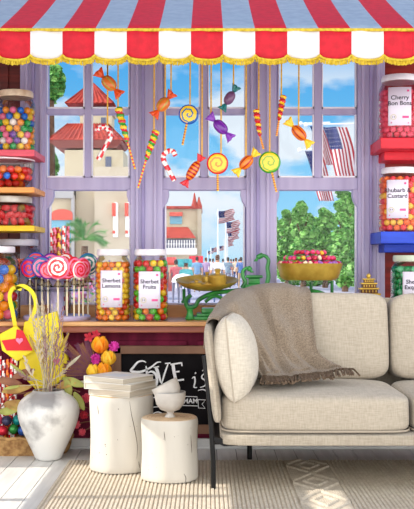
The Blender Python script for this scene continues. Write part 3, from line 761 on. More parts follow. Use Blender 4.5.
for (px, pts, flip) in ((0, [(242, 288), (245.5, 282), (243, 277), (243, 271), (247, 268), (250, 269.5), (251.5, 272)], 0),
                        (1, [(266, 287), (268.5, 277), (267.5, 268), (268.5, 260), (264, 255.5), (258.5, 257), (256, 261)], 0)):
    b = MB(); q = smoothpath([at(x, y, SY - 0.02) for x, y in pts]); n_ = len(q)
    b.tube(q, [0.0125 * (1 - 0.45 * i / n_) + (0.006 if n_ - 12 < i < n_ - 5 else 0) for i in range(n_)], 10)
    sg = 1 if px == 0 else -1
    b.tube([q[-3], q[-1] + Vector((sg * 0.012, 0, -0.001))], [0.008, 0.002], 8)
    b.build('swan_pointer', CAST, t)
# pans
TILT = Matrix.Rotation(R(8), 3, 'X')
def pan(px, py, rpx, hgt, Yp, deep):
    c = at(px, py, Yp); r = rpx * Yp / F
    b = MB()
    if deep: prof = [(0.001, 0), (r * .78, 0), (r * .88, 0.015), (r * .94, hgt * .6), (r, hgt), (r * 1.01, hgt + .004), (r * .98, hgt + .002), (r * .91, hgt * .6), (r * .84, 0.02), (r * .76, .006), (.001, .006)]
    else: prof = [(0.001, 0), (r * .5, 0), (r * .78, hgt * .35), (r * .93, hgt * .75), (r, hgt), (r * 1.01, hgt + .004), (r * .97, hgt + .002), (r * .9, hgt * .78), (r * .75, hgt * .4 + .003), (r * .48, .006), (.001, .006)]
    b.lathe(prof, 48, c, M=TILT if not deep else None); b.build('brass_pan', BRS, t); return c, r
PLc, PLr = pan(207, 288.5, 31.5, 0.043, SY, False)
PRc, PRr = pan(309.5, 280, 33, 0.083, SY, True)
# weights
for (dx, dy, r, h_, lab) in ((0.055, -0.03, .045, .060, 'largest brass weight, at the right of the left pan'), (-0.055, -0.045, .036, .028, 'flat brass weight at the left of the pan'), (0.0, 0.03, .028, .045, 'small brass weight with a knob at the back of the pan'), (-.002, -.075, .026, .016, 'smallest flat brass weight at the front of the pan')):
    c = PLc + TILT @ Vector((dx, dy, 0.008 + (0.012 if abs(dy) > .07 else 0))); h_ *= 1.4
    MB().lathe([(r * .95, 0), (r, .004), (r, h_ * .8), (r * .9, h_ * .86), (r * .3, h_ * .9), (r * .28, h_), (r * .4, h_ * 1.12), (r * .3, h_ * 1.2), (.001, h_ * 1.22)], 24, c, M=TILT).build('brass_weight', BRS, label=lab, cat='weight', group='brass weights')
pr = [(ball('tiny_sweet', mat('mix_' + k, cc, .3, coat=.4), 0.0105, 'sweet', k, 'cut'), 'small ' + k + ' wrapped sweet heaped in the right brass pan', w_) for k, cc, w_ in (('pink', (236, 70, 120), 3), ('crimson', (200, 30, 60), 2), ('lilac', (170, 110, 200), 1.2), ('cream', (250, 224, 190), 1.3), ('green', (110, 180, 70), .7), ('yellow', (250, 200, 60), .6))]
def heap():
    r = 0.0108
    for lay in range(3):
        Rr = PRr * (0.90, 0.74, 0.46)[lay]; zz = PRc.z + 0.086 + (0.0, .026, .052)[lay]
        rr = Rr
        while rr > 0:
            m_ = max(1, int(2 * pi * rr / (2.5 * r))); 
            if lay == 0 and rr < PRr * .55: break
            if lay == 1 and rr < PRr * .30: break
            for q in range(m_):
                a = 2 * pi * q / m_ + lay + rr * 40
                o, lab, wt = random.choices(pr, [z_[2] for z_ in pr])[0]
                if not o.get('used'): d = o; o['used'] = 1
                else: d = o.copy(); COL.objects.link(d)
                d.location = (PRc.x + rr * cos(a), PRc.y + rr * sin(a), zz + random.uniform(-.003, .003) + 0.010 * (1 - rr / PRr)); d.rotation_euler = (random.uniform(-1, 1), random.uniform(-1, 1), random.uniform(0, 6))
                props(d, lab, 'sweet', 'small %s sweets in the right pan' % d['tone'])
            rr -= 2.3 * r
heap()
# tiered bronze ornament at the right
c = at(368.5, 300, 5.12); c.z = CZ
t = thing('tiered_ornament', 'small stepped brown and gold ornament on the counter beside the right window', 'ornament', c)
BRN = mat('bronze_brown', (110, 62, 28), .4, (70, 36, 18), 30, metal=.3)
z = 0
for k, hw in enumerate((.062, .052, .044, .036, .026)):
    hgt = (.105, .034, .028, .026, .022)[k]
    b = MB(); b.box(c.x - hw, c.x + hw, c.y - hw * .7, c.y + hw * .7, CZ + z, CZ + z + hgt * .7, 0); b.box(c.x - hw - .006, c.x + hw + .006, c.y - hw * .7 - .005, c.y + hw * .7 + .005, CZ + z + hgt * .7, CZ + z + hgt, 1)
    for q in range(-2, 3): b.box(c.x + q * hw * .38 - .003, c.x + q * hw * .38 + .003, c.y - hw * .7 - .003, c.y - hw * .7, CZ + z + .004, CZ + z + hgt * .6, 1)
    b.build('tier', [BRN, BRS], t, bevel=.002, smooth=False); z += hgt
MB().ell((c.x, c.y, CZ + z + .012), .012, .012, .014).build('finial', BRS, t)

# ------------------------------------------------------------------ OUTSIDE
GZ = -0.46
STREET = mat('street_paving', (196, 190, 206), .9, (168, 160, 180), .6, stretch=(1, .3, 1))
b = MB(); b.grid(lambda u, v: Vector((-60 + 120 * u, 5.6 + 160 * v, GZ)), 4, 4); b.build('ground_outside', STREET, kind='structure', smooth=False)
CRM = mat('cream_render', (210, 196, 166), .8, (196, 180, 150), .8); CRMD = mat('pale_stone', (200, 186, 162), .8, (186, 170, 146), 1)
TILE = mat('terracotta_tile', (186, 70, 54), .7, (150, 48, 42), 3); TILED = mat('dull_terracotta', (168, 74, 64), .7)  # second terracotta is one even, duller tone for the balcony slab
WIN = mat('window_recess', (90, 96, 120), .3); REDW = mat('red_blind', (214, 90, 74), .6); TEALW = mat('teal_pane', (110, 170, 190), .2)
GREY = mat('grey_stone_trim', (176, 172, 170), .8)
def hip(b, cx, cy, y0, y1, r0, r1, m=0, n=4, rows=7, rib=26):
    r0 *= 1.36; r1 *= 1.36
    """tiled pyramid roof with rolled courses"""
    for j in range(rows):
        f0, f1 = j / rows, (j + 1) / rows
        ra, rb = r0 + (r1 - r0) * f0, r0 + (r1 - r0) * f1; za, zb = y0 + (y1 - y0) * f0, y0 + (y1 - y0) * f1
        vs = []; fs = []
        for k in range(n):
            a = pi / 4 + 2 * pi * k / n; vs.append((cx + ra * 1.03 * cos(a), cy + ra * 1.03 * sin(a), za))
        for k in range(n):
            a = pi / 4 + 2 * pi * k / n; vs.append((cx + rb * cos(a), cy + rb * sin(a), zb))
        for k in range(n): fs.append((k, (k + 1) % n, (k + 1) % n + n, k + n))
        fs.append(tuple(range(n - 1, -1, -1))); b.add(vs, fs, m)
def roof_rolls(b, cx, cy, za, zb, ra, rb, per=13, m=0, r=.05):
    ra *= 1.36; rb *= 1.36
    for side in range(4):
        a0 = pi / 4 + side * pi / 2; a1 = a0 + pi / 2
        for k in range(per + 1):
            f = k / per
            p = Vector((cx + ra * (cos(a0) * (1 - f) + cos(a1) * f), cy + ra * (sin(a0) * (1 - f) + sin(a1) * f), za))
            q = Vector((cx + rb * (cos(a0) * (1 - f) + cos(a1) * f), cy + rb * (sin(a0) * (1 - f) + sin(a1) * f), zb))
            b.tube([p, q], [r, r * .7], 5, m, cap=False)
TY = 36.0
kx = TY / F
def W(px, py, Y=TY): return at(px, py, Y)
t = thing('tower_building', 'cream church tower with two red tiled roofs seen through the left window', 'building', (W(92, 0).x, TY + 2, GZ))
cx = W(93, 0).x; cy = TY + 2.0
b = MB(); zz = W(0, 150).z
hw = 30 * kx
b.box(W(61, 0).x, W(121, 0).x, TY + .9, TY + 3.1, GZ, zz + .1)
b.build('tower_wall', CRM, t, smooth=False)
b = MB(); b.box(W(75, 0).x, W(108, 0).x, TY + 1.4, TY + 2.5, zz, W(0, 106).z); b.box(W(73, 0).x, W(110, 0).x, TY + 1.3, TY + 2.6, W(0, 109).z, W(0, 106).z)
b.build('lantern', CRM, t, smooth=False)
b = MB(); hip(b, W(92, 0, TY + 1.8).x, TY + 1.8, W(0, 107, TY + 1.9).z, W(0, 84, TY + 1.9).z, 22 * kx * 1.15, 0.03, rows=6); roof_rolls(b, W(92, 0, TY + 1.8).x, TY + 1.8, W(0, 107, TY + 1.9).z, W(0, 84, TY + 1.9).z, 22 * kx * 1.15, .05, 9)
b.build('upper_roof', TILE, t, smooth=False)
b = MB(); hip(b, W(90, 0, TY + 2.0).x, TY + 2.0, W(0, 144, TY + 1.9).z, W(0, 126, TY + 1.9).z, 37 * kx * 1.08, 19 * kx * 1.1, rows=5); roof_rolls(b, W(90, 0, TY + 2.0).x, TY + 2, W(0, 144, TY + 1.9).z, W(0, 126, TY + 1.9).z, 37 * kx * 1.08, 19 * kx * 1.12, 15)
b.build('lower_roof', TILE, t, smooth=False)
b = MB(); hip(b, W(90, 0, TY + 2.0).x, TY + 2.0, W(0, 151, TY + 1.9).z, W(0, 144, TY + 1.9).z, 31 * kx, 37 * kx * 1.06, rows=2); b.build('eaves', mat('eaves_brown_wood', (150, 84, 74), .7), t, smooth=False)  # eaves in one even reddish brown
for x0 in (82, 97):
    b = MB(); b.box(W(x0, 0).x, W(x0 + 5, 0).x, TY + 1.36, TY + 1.5, W(0, 122).z, W(0, 112).z); b.build('window', WIN, t, smooth=False)
b = MB(); b.box(W(103, 0).x, W(109, 0).x, TY + .85, TY + 1.0, W(0, 168).z, W(0, 154).z); b.build('window', WIN, t, smooth=False)
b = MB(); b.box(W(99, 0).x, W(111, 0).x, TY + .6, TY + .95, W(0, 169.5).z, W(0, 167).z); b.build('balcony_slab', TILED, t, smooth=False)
# the lower building
t = thing('street_house', 'cream house wall with an arched red window and tall narrow red windows behind the lollipops', 'building', (W(95, 0, 30).x, 32, GZ))
Yh = 30.0
b = MB(); b.box(W(76, 0, Yh).x, W(140, 0, Yh).x, Yh, Yh + 3, GZ, W(0, 172, Yh).z); b.box(W(96, 0, Yh).x, W(140, 0, Yh).x, Yh - .4, Yh, GZ, W(0, 168, Yh).z)
b.build('wall', CRMD, t, smooth=False)
b = MB(); b.box(W(40, 0, Yh).x, W(75.5, 0, Yh).x, Yh - .3, Yh + 3, GZ, W(0, 186, Yh).z); b.build('wing_wall', CRM, t, smooth=False)
b = MB(); b.box(W(38, 0, Yh).x, W(75.5, 0, Yh).x, Yh - .5, Yh + 3, W(0, 199, Yh).z, W(0, 190, Yh).z); b.box(W(73, 0, Yh).x, W(76, 0, Yh).x, Yh - .45, Yh - .2, GZ, W(0, 196, Yh).z)
b.build('cornice', GREY, t, smooth=False)
def arch(b, x0, x1, ytop, ybot, Y, d, m=0):
    pts = []; n_ = 12; cx_ = (x0 + x1) / 2; r_ = (x1 - x0) / 2
    for k in range(n_ + 1):
        a = pi * k / n_; pts.append(at(cx_ + r_ * cos(a), ytop + min(r_, 5) - min(r_, 5) * sin(a), Y))
    pts += [at(x0, ybot, Y), at(x1, ybot, Y)]
    b.prism(pts, (0, d, 0), m)
b = MB(); arch(b, 51.5, 72.5, 209.5, 243, Yh - .42, .2); o_ = b.build('arched_window', TEALW, t, smooth=False)
b = MB(); arch(b, 51.5, 72.5, 209, 220, Yh - .48, .1); b.build('red_arch_blind', REDW, o_, smooth=False)
for x0 in (113, 125.5, 131):
    b = MB(); arch(b, x0, x0 + 5, 202, 237, Yh - .5, .15); o_ = b.build('narrow_window', WHT, t, smooth=False)
    b = MB(); b.box(W(x0 + .8, 0, Yh).x, W(x0 + 4.2, 0, Yh).x, Yh - .6, Yh - .5, W(0, 217, Yh).z, W(0, 204, Yh).z); b.box(W(x0 + 1.2, 0, Yh).x, W(x0 + 3.8, 0, Yh).x, Yh - .55, Yh - .5, W(0, 234, Yh).z, W(0, 231, Yh).z); b.build('blind', REDW, o_, smooth=False)
# promenade building in the middle window
Yp = 70.0
t = thing('promenade_building', 'cream seaside building with a red tiled verandah roof and balcony in the middle window', 'building', (W(180, 0, Yp).x, Yp + 3, GZ))
def PB(name, ms, *boxes, parent=None):
    b = MB()
    for (x0, y0, x1, y1, Y0, dep) in boxes:
        p = at(x0, y1, Y0); q = at(x1, y0, Y0); b.box(p.x, q.x, Y0, Y0 + dep, p.z, q.z)
    return b.build(name, ms, parent or t, smooth=False)
PB('wall', CRM, (155, 208, 200, 275, Yp, 6)); PB('corner_pier', CRMD, (197.5, 206, 201.5, 272, Yp - .3, 2))
PB('parapet', TILE, (154, 206, 202, 208.6, Yp - .4, 7))
b = MB()
for x0, y0 in ((194.5, 193), (199, 197)):
    c = at(x0, 207, Yp - .1); hh = (207 - y0) * Yp / F; b.lathe([(.20, 0), (.22, .1), (.12, hh * .5), (.04, hh), (.001, hh)], 10, c)
b.build('spire', TILE, t)
o_ = PB('window', TEALW, (170, 212, 182, 224, Yp - .12, .2)); PB('awning', REDW, (169.5, 212, 182.5, 216, Yp - .5, .4), parent=o_)
b = MB(); b.prism([at(160, 238, Yp - 1.6), at(196, 238, Yp - 1.6), at(188, 227, Yp - .1), at(160, 227, Yp - .1)], (0, .25, .0)); b.build('verandah_roof', TILE, t, smooth=False)
PB('balcony_wall', WHT, (160, 248, 197, 254.5, Yp - 1.5, .2)); PB('balcony_recess', WIN, (160, 239, 195, 248, Yp - .2, .3))
b = MB()
for k in range(14): p = at(161 + k * 2.6, 249, Yp - 1.6); q = at(161 + k * 2.6, 240, Yp - 1.6); b.tube([p, q], .035, 5)
b.tube([at(160, 244, Yp - 1.6), at(197, 244, Yp - 1.6)], .03, 5); b.build('railing', WHT, t)
# market stalls
for i, (x0, x1, y0, Ys, ms, lab) in enumerate(((158, 176, 257, 48, REDW, 'red canopied market stall at the left of the middle window'), (176, 192, 259, 55, mat('stall_teal', (70, 160, 160), .6), 'teal and red market stall beside the promenade building'), (189, 203, 256, 62, mat('stall_red', (214, 44, 50), .6), 'bright red market stall beyond the crowd'))):
    t = thing('market_stall', lab, 'stall', (W((x0 + x1) / 2, 0, Ys).x, Ys, GZ), 'market stalls')
    p = at(x0, y0, Ys); q = at(x1, y0 + 8, Ys)
    b = MB(); b.prism([(p.x, Ys - .8, q.z), (p.x, Ys - .8, q.z + .12), (p.x, Ys + .6, p.z), (p.x, Ys + 1.6, q.z)], (q.x - p.x, 0, 0)); b.build('canopy', ms, t, smooth=False)
    b = MB()
    for xx in (p.x + .05, q.x - .05): b.tube([(xx, Ys - .7, GZ), (xx, Ys - .7, q.z)], .04, 6)
    b.build('pole', WHT, t)
    b = MB(); b.box(p.x + .1, q.x - .1, Ys - .5, Ys + .8, GZ, GZ + .9); b.build('counter', mat('stall_goods_%d' % i, ((200, 90, 80), (90, 130, 160), (190, 160, 120))[i], .7, (60, 110, 130), 2), t, smooth=False)
# trees and palm
LEAF = [mat('leaf_green_%d' % i, c, .6, spec=.2) for i, c in enumerate(((112, 170, 84), (146, 196, 108), (76, 136, 70)))]
BARK = mat('bark', (112, 86, 66), .9, (84, 62, 48), 8)
def tree(x, ytop, hwpx, Y, seed, lab, n=6000, shade=0):
    random.seed(seed); c = at(x, 0, Y); top = at(x, ytop, Y).z; hw = hwpx * Y / F
    t = thing('broadleaf_tree', lab, 'tree', (c.x, Y, GZ), 'trees behind the right window')
    b = MB(); b.tube([(c.x, Y, GZ), (c.x + .1, Y, GZ + 1.2), (c.x - .05, Y, top - .8)], [.16, .12, .05], 8)
    for k in range(5):
        a = k * 1.3; z0 = GZ + 1.4 + k * .35; b.tube([(c.x, Y, z0), (c.x + cos(a) * hw * .6, Y + sin(a) * hw * .6, z0 + .9)], [.06, .02], 6)
    b.build('trunk', BARK, t)
    blobs = []
    zl = GZ + 0.5
    for k in range(22):
        zf = (k + .5) / 22; zc = zl + (top - zl) * zf; rr = hw * (1.0 - .55 * zf ** 1.6) 
        a = random.random() * 6.28; d = rr * .55 * random.random() ** .5
        blobs.append((Vector((c.x + 1.2 * d * cos(a), Y + d * sin(a), zc)), rr * random.uniform(.42, .72)))
    b = MB()
    for k in range(n):
        o, r = random.choice(blobs); v = Vector((random.gauss(0, 1), random.gauss(0, 1), random.gauss(0, 1))).normalized() * r * (.7 + .35 * random.random())
        p = o + v
        if p.z > top + .1: continue
        s_ = random.uniform(.05, .12) * Y / 40; q = Matrix.Rotation(random.random() * 6.28, 3, 'Z') @ Matrix.Rotation(random.random() * 3, 3, 'X')
        b.add([p + q @ Vector(w_) * s_ for w_ in ((-1, -.5, 0), (.2, -.8, .2), (1, 0, 0), (.2, .8, .2), (-.8, .5, 0))], [(0, 1, 2, 3, 4)], random.choice((0, 0, 1, 1, 2)))
    b.build('crown', LEAF, t, smooth=False)
tree(287, 212, 13, 52, 1, 'rounded green tree at the left edge of the right window')
tree(303, 203, 15, 50, 2, 'pointed green tree second from the left in the right window')
tree(325, 210, 14, 54, 3, 'lower green tree in the middle of the right window')
tree(345, 186, 17, 47, 4, 'tallest green tree at the right edge of the right window')
tree(362, 200, 16, 49, 9, 'green tree partly behind the right window frame')
tree(316, 220, 17, 58, 5, 'small green tree at the back between two taller ones')
tree(270, 216, 12, 56, 12, 'green tree half hidden by the mullion beside the right window')
random.seed(3)
def small_tree(x, ytop, ybot, hwpx, Y, lab):
    c = at(x, ybot, Y); tz = at(x, ytop, Y).z; t = thing('distant_tree', lab, 'tree', (c.x, Y, GZ))
    b = MB(); b.tube([(c.x, Y, GZ), (c.x, Y, (c.z + tz) / 2)], [.3, .15], 8); b.build('trunk', BARK, t)
    b = MB(); hw = hwpx * Y / F; hh = (tz - c.z) / 2; m0 = Vector((c.x, Y, (tz + c.z) / 2))
    for k in range(1400):
        v = Vector((random.gauss(0, 1), random.gauss(0, 1), random.gauss(0, 1))).normalized() * (.6 + .4 * random.random())
        p = m0 + Vector((v.x * hw, v.y * hw, v.z * hh)) * (1 + .2 * noise.noise(v * 3)); s_ = .0035 * Y; q = Matrix.Rotation(random.random() * 6.28, 3, 'Z') @ Matrix.Rotation(random.random() * 3, 3, 'X')
        b.add([p + q @ Vector(w_) * s_ for w_ in ((-1, -.5, 0), (.2, -.8, .2), (1, 0, 0), (.2, .8, .2), (-.8, .5, 0))], [(0, 1, 2, 3, 4)], random.choice((0, 1, 2, 2)))
    b.build('crown', LEAF, t, smooth=False)
small_tree(50, 62, 102, 14, 40, 'tall tree crown at the upper left of the left window')
small_tree(48, 152, 178, 9, 45, 'low green tree left of the church tower')
# palm
c = at(84, 300, 15); t = thing('potted_palm', 'bushy green fan palm behind the Sherbet Lemons jar', 'palm', (c.x, 15, GZ))
b = MB(); b.tube([(c.x, 15, GZ), (c.x + .01, 15, at(0, 246, 15).z)], [.07, .05], 10); b.build('trunk', BARK, t)
hd = at(84, 240, 15)
PALM = mat('palm_green', (92, 150, 70), .5, (54, 110, 54), 5)
for k in range(22):
    a = random.uniform(-.35, pi + .35); d = random.uniform(-.6, .6); l = random.uniform(.28, .40)
    tip = hd + Vector((cos(a) * l, d * l, sin(a) * l * .95)); mid_ = hd.lerp(tip, .6) + Vector((0, 0, .03)); tip.z -= .04
    b = MB(); pts = smoothpath([hd, mid_, tip], 6)
    for i in range(2, len(pts) - 1):
        dr = (pts[i + 1] - pts[i]).normalized(); sd = dr.cross(Vector((0, 1, 0))).normalized()
        for s_ in (-1, 1):
            q = pts[i] + dr * .09 + sd * s_ * .055; b.add([pts[i], pts[i] + dr * .018, q], [(0, 1, 2)])
    b.tube(pts, [.006] * len(pts), 5); b.build('frond', PALM, t, smooth=False)
random.seed(11)
c = at(93, 262, 13); t = thing('flower_shrub', 'low purple flowering shrub beneath the palm', 'shrub', (c.x, 13, GZ))
b = MB()
LILAC = mat('lilac_blossom', (170, 140, 180), .6); 
for k in range(1300):
    v = Vector((random.gauss(0, 1), random.gauss(0, 1), random.gauss(0, 1))).normalized() * (.5 + .5 * random.random()); p = Vector((c.x + v.x * .55, 13 + v.y * .4, GZ + .55 + v.z * .95)); 
    if p.z < GZ: continue
    q = Matrix.Rotation(random.random() * 6.28, 3, 'Z') @ Matrix.Rotation(random.random() * 3, 3, 'X'); b.add([p + q @ Vector(w_) * .035 for w_ in ((-1, -.5, 0), (1, -.5, 0), (.8, .6, 0), (-.8, .5, 0))], [(0, 1, 2, 3)], random.choice((0, 0, 1, 2)))
b.build('blossom', [LILAC, LEAF[2], mat('rose_blossom', (206, 110, 140), .6)], t, smooth=False)
# flags
FR = mat('flag_red', (150, 16, 34), .7); FW = mat('flag_white', (202, 194, 198), .7); FB = mat('flag_blue', (28, 40, 100), .7)
def flag(t, org, du, dv, stripes=13, wave=.03, canton=True, nu=26, nv=24, stars=True, wv=3.0):
    """stripes run along dv, hoist along du"""
    org, du, dv = Vector(org), Vector(du), Vector(dv)
    nrm = du.cross(dv).normalized()
    def P(u, v): return org + du * u * (1 - .10 * v) + dv * v + nrm * wave * sin(u * 9 + v * wv) + du * .05 * sin(v * 5)
    b = MB()
    def mf(i, j):
        if canton and i < nu * 7 / 13 and j < nv * .4: return 2
        return 0 if (i * 13 // nu) % 2 == 0 else 1
    b.grid(P, nu, nv, mf)
    if canton and stars:
        for i in range(6):
            for j in range(5):
                u, v = (i + .5) / 6 * 7 / 13, (j + .5) / 5 * .4; c_ = P(u, v)
                for side in (-1, 1):
                    cc = c_ + nrm * .004 * side; s_ = du.length * .028
                    pts = []
                    for k in range(10):
                        a = pi / 2 + k * pi / 5; rr = s_ * (1 if k % 2 == 0 else .42); pts.append(cc + du.normalized() * rr * cos(a) + dv.normalized() * rr * sin(a))
                    b.add(pts, [tuple(range(10))], 1)
    b.build('flag_cloth', [FR, FW, FB], t, solid=.003)
PZ = mat('pole_white', (226, 232, 238), .4, metal=.3)
def flag_pole_wall(name_y, x0, x1, y0, lab, org, du, dv, Y):
    t = thing('hanging_flag', lab, 'flag', at(x0, y0, Y), 'flags hanging outside the right window')
    b = MB(); b.tube([at(x0, y0, Y), at(x1, y0 - 1, Y)], .012, 8); b.ell(at(x0, y0, Y), .03, .03, .03, 10, 6); b.build('pole', PZ, t)
    flag(t, org, du, dv)
Yf = 12.0
def V(px, py, Y=Yf): return at(px, py, Y)
flag_pole_wall(0, 306, 362, 124.5, 'large striped flag with a starred blue corner hanging in the right window', V(323, 127), V(347, 127) - V(323, 127), V(335, 180) - V(323, 127) + Vector((.04, 0, 0)), Yf)
flag_pole_wall(0, 300, 322, 150, 'narrower starred flag slanting down left of the large flag', V(305, 151, 11.5), V(321, 151, 11.5) - V(305, 151, 11.5), V(320, 201, 11.5) - V(305, 151, 11.5), 11.5)
flag_pole_wall(0, 301, 330, 123.5, 'far flag behind the window bar, only its blue corner showing', V(310, 126, 13), V(322, 126, 13) - V(310, 126, 13), V(324, 165, 13) - V(310, 126, 13), 13)
for i, (fx, fy, wpx, hpx, Y, py0) in enumerate(((218, 211, 13, 10, 60, 256), (226, 222, 11, 9, 64, 258), (227.5, 231, 9, 8, 70, 260), (224.5, 240, 7, 6, 78, 261), (219, 246, 6, 4, 86, 262), (211, 248, 5, 4, 92, 262), (207.5, 251, 4, 3, 98, 262))):
    t = thing('flagpole', ('tallest flagpole with a waving striped flag in the middle window', 'second flagpole, its flag just below the tallest one', 'third flagpole in the curving row along the promenade', 'fourth flagpole in the curving row along the promenade', 'fifth, small flagpole of the promenade row', 'sixth, very small flagpole of the promenade row', 'furthest tiny flagpole of the promenade row')[i], 'flag', (at(fx, 0, Y).x, Y, GZ), 'flagpoles along the promenade')
    p = at(fx, fy, Y); b = MB(); b.tube([(p.x, Y, GZ), (p.x, Y, p.z + .1)], .05, 6); b.build('pole', PZ, t)
    u = Vector((0, 0, -1.25 * hpx * Y / F)); flag(t, p, u, Vector((1.25 * wpx * Y / F, .4, .15 * wpx * Y / F)), wave=.12, stars=False, wv=5)

# people in the street
def person(px, Y, hscale, pose, cols, lab, face_away=True, lean=0.0, hat=None, seed=0):
    """one continuous skinned body; clothes by surface region"""
    s = 1.7 * hscale; x0 = at(px, 0, Y).x
    V_ = [(0, 0, .53), (0, 0, .62), (0, 0, .76), (0, 0, .81), (0, 0, .86), (0, 0, .93), (0, 0, .985),     # pelvis chest neck head
          (-.055, 0, .50), (-.06 - .02 * pose, -.03 * pose, .28), (-.065, .05 * pose, .04), (-.065, -.06, .015),
          (.055, 0, .50), (.06, .04 * pose, .28), (.065, .10 * pose, .05), (.065, .04, .015),
          (-.11, 0, .785), (-.135, .02, .62), (-.13 + .05 * pose, -.06, .48), (-.125 + .05 * pose, -.08, .43),
          (.11, 0, .785), (.135, .02, .62), (.13, -.05, .49), (.125, -.07, .44)]
    E = [(0, 1), (1, 2), (2, 3), (3, 4), (4, 5), (5, 6), (0, 7), (7, 8), (8, 9), (9, 10), (0, 11), (11, 12), (12, 13), (13, 14), (2, 15), (15, 16), (16, 17), (17, 18), (2, 19), (19, 20), (20, 21), (21, 22)]
    rad = [.080, .072, .085, .04, .038, .056, .034, .055, .04, .026, .022, .055, .04, .026, .022, .042, .030, .023, .02, .042, .030, .023, .02]
    me = bpy.data.meshes.new('p'); me.from_pydata([(x * s, y * s + lean * z * z, z * s) for x, y, z in V_], E, []); o = bpy.data.objects.new('p', me); COL.objects.link(o)
    md = o.modifiers.new('s', 'SKIN'); sv = me.skin_vertices[0].data
    for i, r_ in enumerate(rad): sv[i].radius = (r_ * s, r_ * s * .8)
    sv[0].use_root = True
    o.modifiers.new('u', 'SUBSURF').levels = 1
    dg = bpy.context.evaluated_depsgraph_get(); em = bpy.data.meshes.new_from_object(o.evaluated_get(dg)); bpy.data.objects.remove(o)
    for c_ in cols: em.materials.append(c_)
    for p in em.polygons:
        z = p.center.z / s; ax = abs(p.center.x) / s
        if z > .925 or (z > .86 and p.center.y / s > .01): k = 3
        elif z > .825: k = 0
        elif ax > .10 and z < .66: k = 0
        elif z > .50: k = 1
        elif z > .03: k = 2
        else: k = 4
        p.material_index = k; p.use_smooth = True
    ob = bpy.data.objects.new('person', em); COL.objects.link(ob)
    ob.location = (x0, Y, GZ); ob.rotation_euler = (0, 0, pi if face_away else random.uniform(-.6, .6))
    props(ob, lab, 'person', 'people in the street')
    if hat:
        b = MB(); hz_ = GZ + .95 * s; b.lathe([(.14, hz_ - .01), (.13, hz_), (.085, hz_ + .01), (.075, hz_ + .1), (.001, hz_ + .13)], 18, (x0, Y, 0)); h_ = b.build('hat', hat, None); h_.location = h_.location - ob.location
        h_.parent = ob; h_.rotation_euler = (0, 0, 0)
        h_.matrix_parent_inverse = Matrix.Rotation(-ob.rotation_euler.z, 4, 'Z')
SKIN = mat('skin', (214, 160, 130), .6); HAIR = mat('brown_hair', (96, 60, 44), .7); HAIR2 = mat('dark_hair', (50, 40, 40), .7); SHOE = mat('shoe', (60, 56, 60), .6)
def clo(n, c): return mat('cloth_' + n, c, .8)
person(217.5, 34, 1.0, .6, [SKIN, clo('white', (248, 246, 248)), clo('denim', (92, 110, 150)), HAIR, SHOE], 'person in a white t-shirt walking away down the street')
person(186, 30, .86, .4, [SKIN, clo('teal', (90, 176, 180)), clo('navy', (60, 70, 110)), HAIR, SHOE], 'person in teal with a teal sun hat near the stalls', hat=clo('hat', (70, 160, 170)))
person(176, 34, .90, .3, [SKIN, clo('rose', (214, 110, 120)), clo('grey', (130, 130, 150)), HAIR2, SHOE], 'person in a rose top beside the red stall')
person(197, 46, 1.0, -.5, [SKIN, clo('sky', (120, 160, 200)), clo('tan', (180, 150, 120)), HAIR2, SHOE], 'person in a light blue shirt left of the white t-shirt')
person(206, 55, 1.0, .5, [SKIN, clo('lilac', (180, 150, 190)), clo('denim', (92, 110, 150)), HAIR, SHOE], 'person in lilac further down the street')
person(228, 52, 1.0, -.5, [SKIN, clo('steel', (130, 150, 170)), clo('grey', (130, 130, 150)), HAIR2, SHOE], 'person in steel blue right of the white t-shirt')
person(236, 58, 1.0, .4, [SKIN, clo('sand', (214, 196, 176)), clo('navy', (60, 70, 110)), HAIR, SHOE], 'person in a sand-coloured top near the mullion')
person(241, 50, 1.0, .5, [SKIN, clo('blue', (90, 120, 180)), clo('tan', (180, 150, 120)), HAIR2, SHOE], 'person in blue at the right of the crowd')
for i, px in enumerate((202, 210, 213, 223, 231, 233.5, 239, 192)):
    c_ = random.choice((('mint', (150, 190, 180)), ('white', (248, 246, 248)), ('plum', (130, 90, 130)), ('rose', (214, 110, 120)), ('sky', (120, 160, 200))))
    person(px, 66 + 3.1 * i, 1.0, (-1) ** i * .5, [SKIN, clo(*c_), clo(('grey', 'navy')[i % 2], ((130, 130, 150), (60, 70, 110))[i % 2]), (HAIR, HAIR2)[i % 2], SHOE],
           ['small far person walking just beyond the red stall', 'small far person behind the one in lilac', 'small far person left of the white t-shirt, in the distance', 'small far person right of the white t-shirt, in the distance', 'small far person between the steel blue and sand tops', 'small far person beside the sand-coloured top', 'small far person just left of the one in blue', 'most distant person beside the promenade building'][i])
# white parasol table near the stalls
c = at(183, 282, 26); t = thing('market_umbrella', 'white domed market umbrella behind the left brass pan', 'umbrella', (c.x, 26, GZ))
b = MB(); b.lathe([(.30, 0), (.27, .10), (.17, .19), (.001, .22)], 16, (c.x, 26, c.z)); b.build('canopy', clo('white', (248, 246, 248)), t, solid=.01)
b = MB(); b.tube([(c.x, 26, GZ), (c.x, 26, c.z + .18)], .02, 8); b.build('pole', PZ, t)

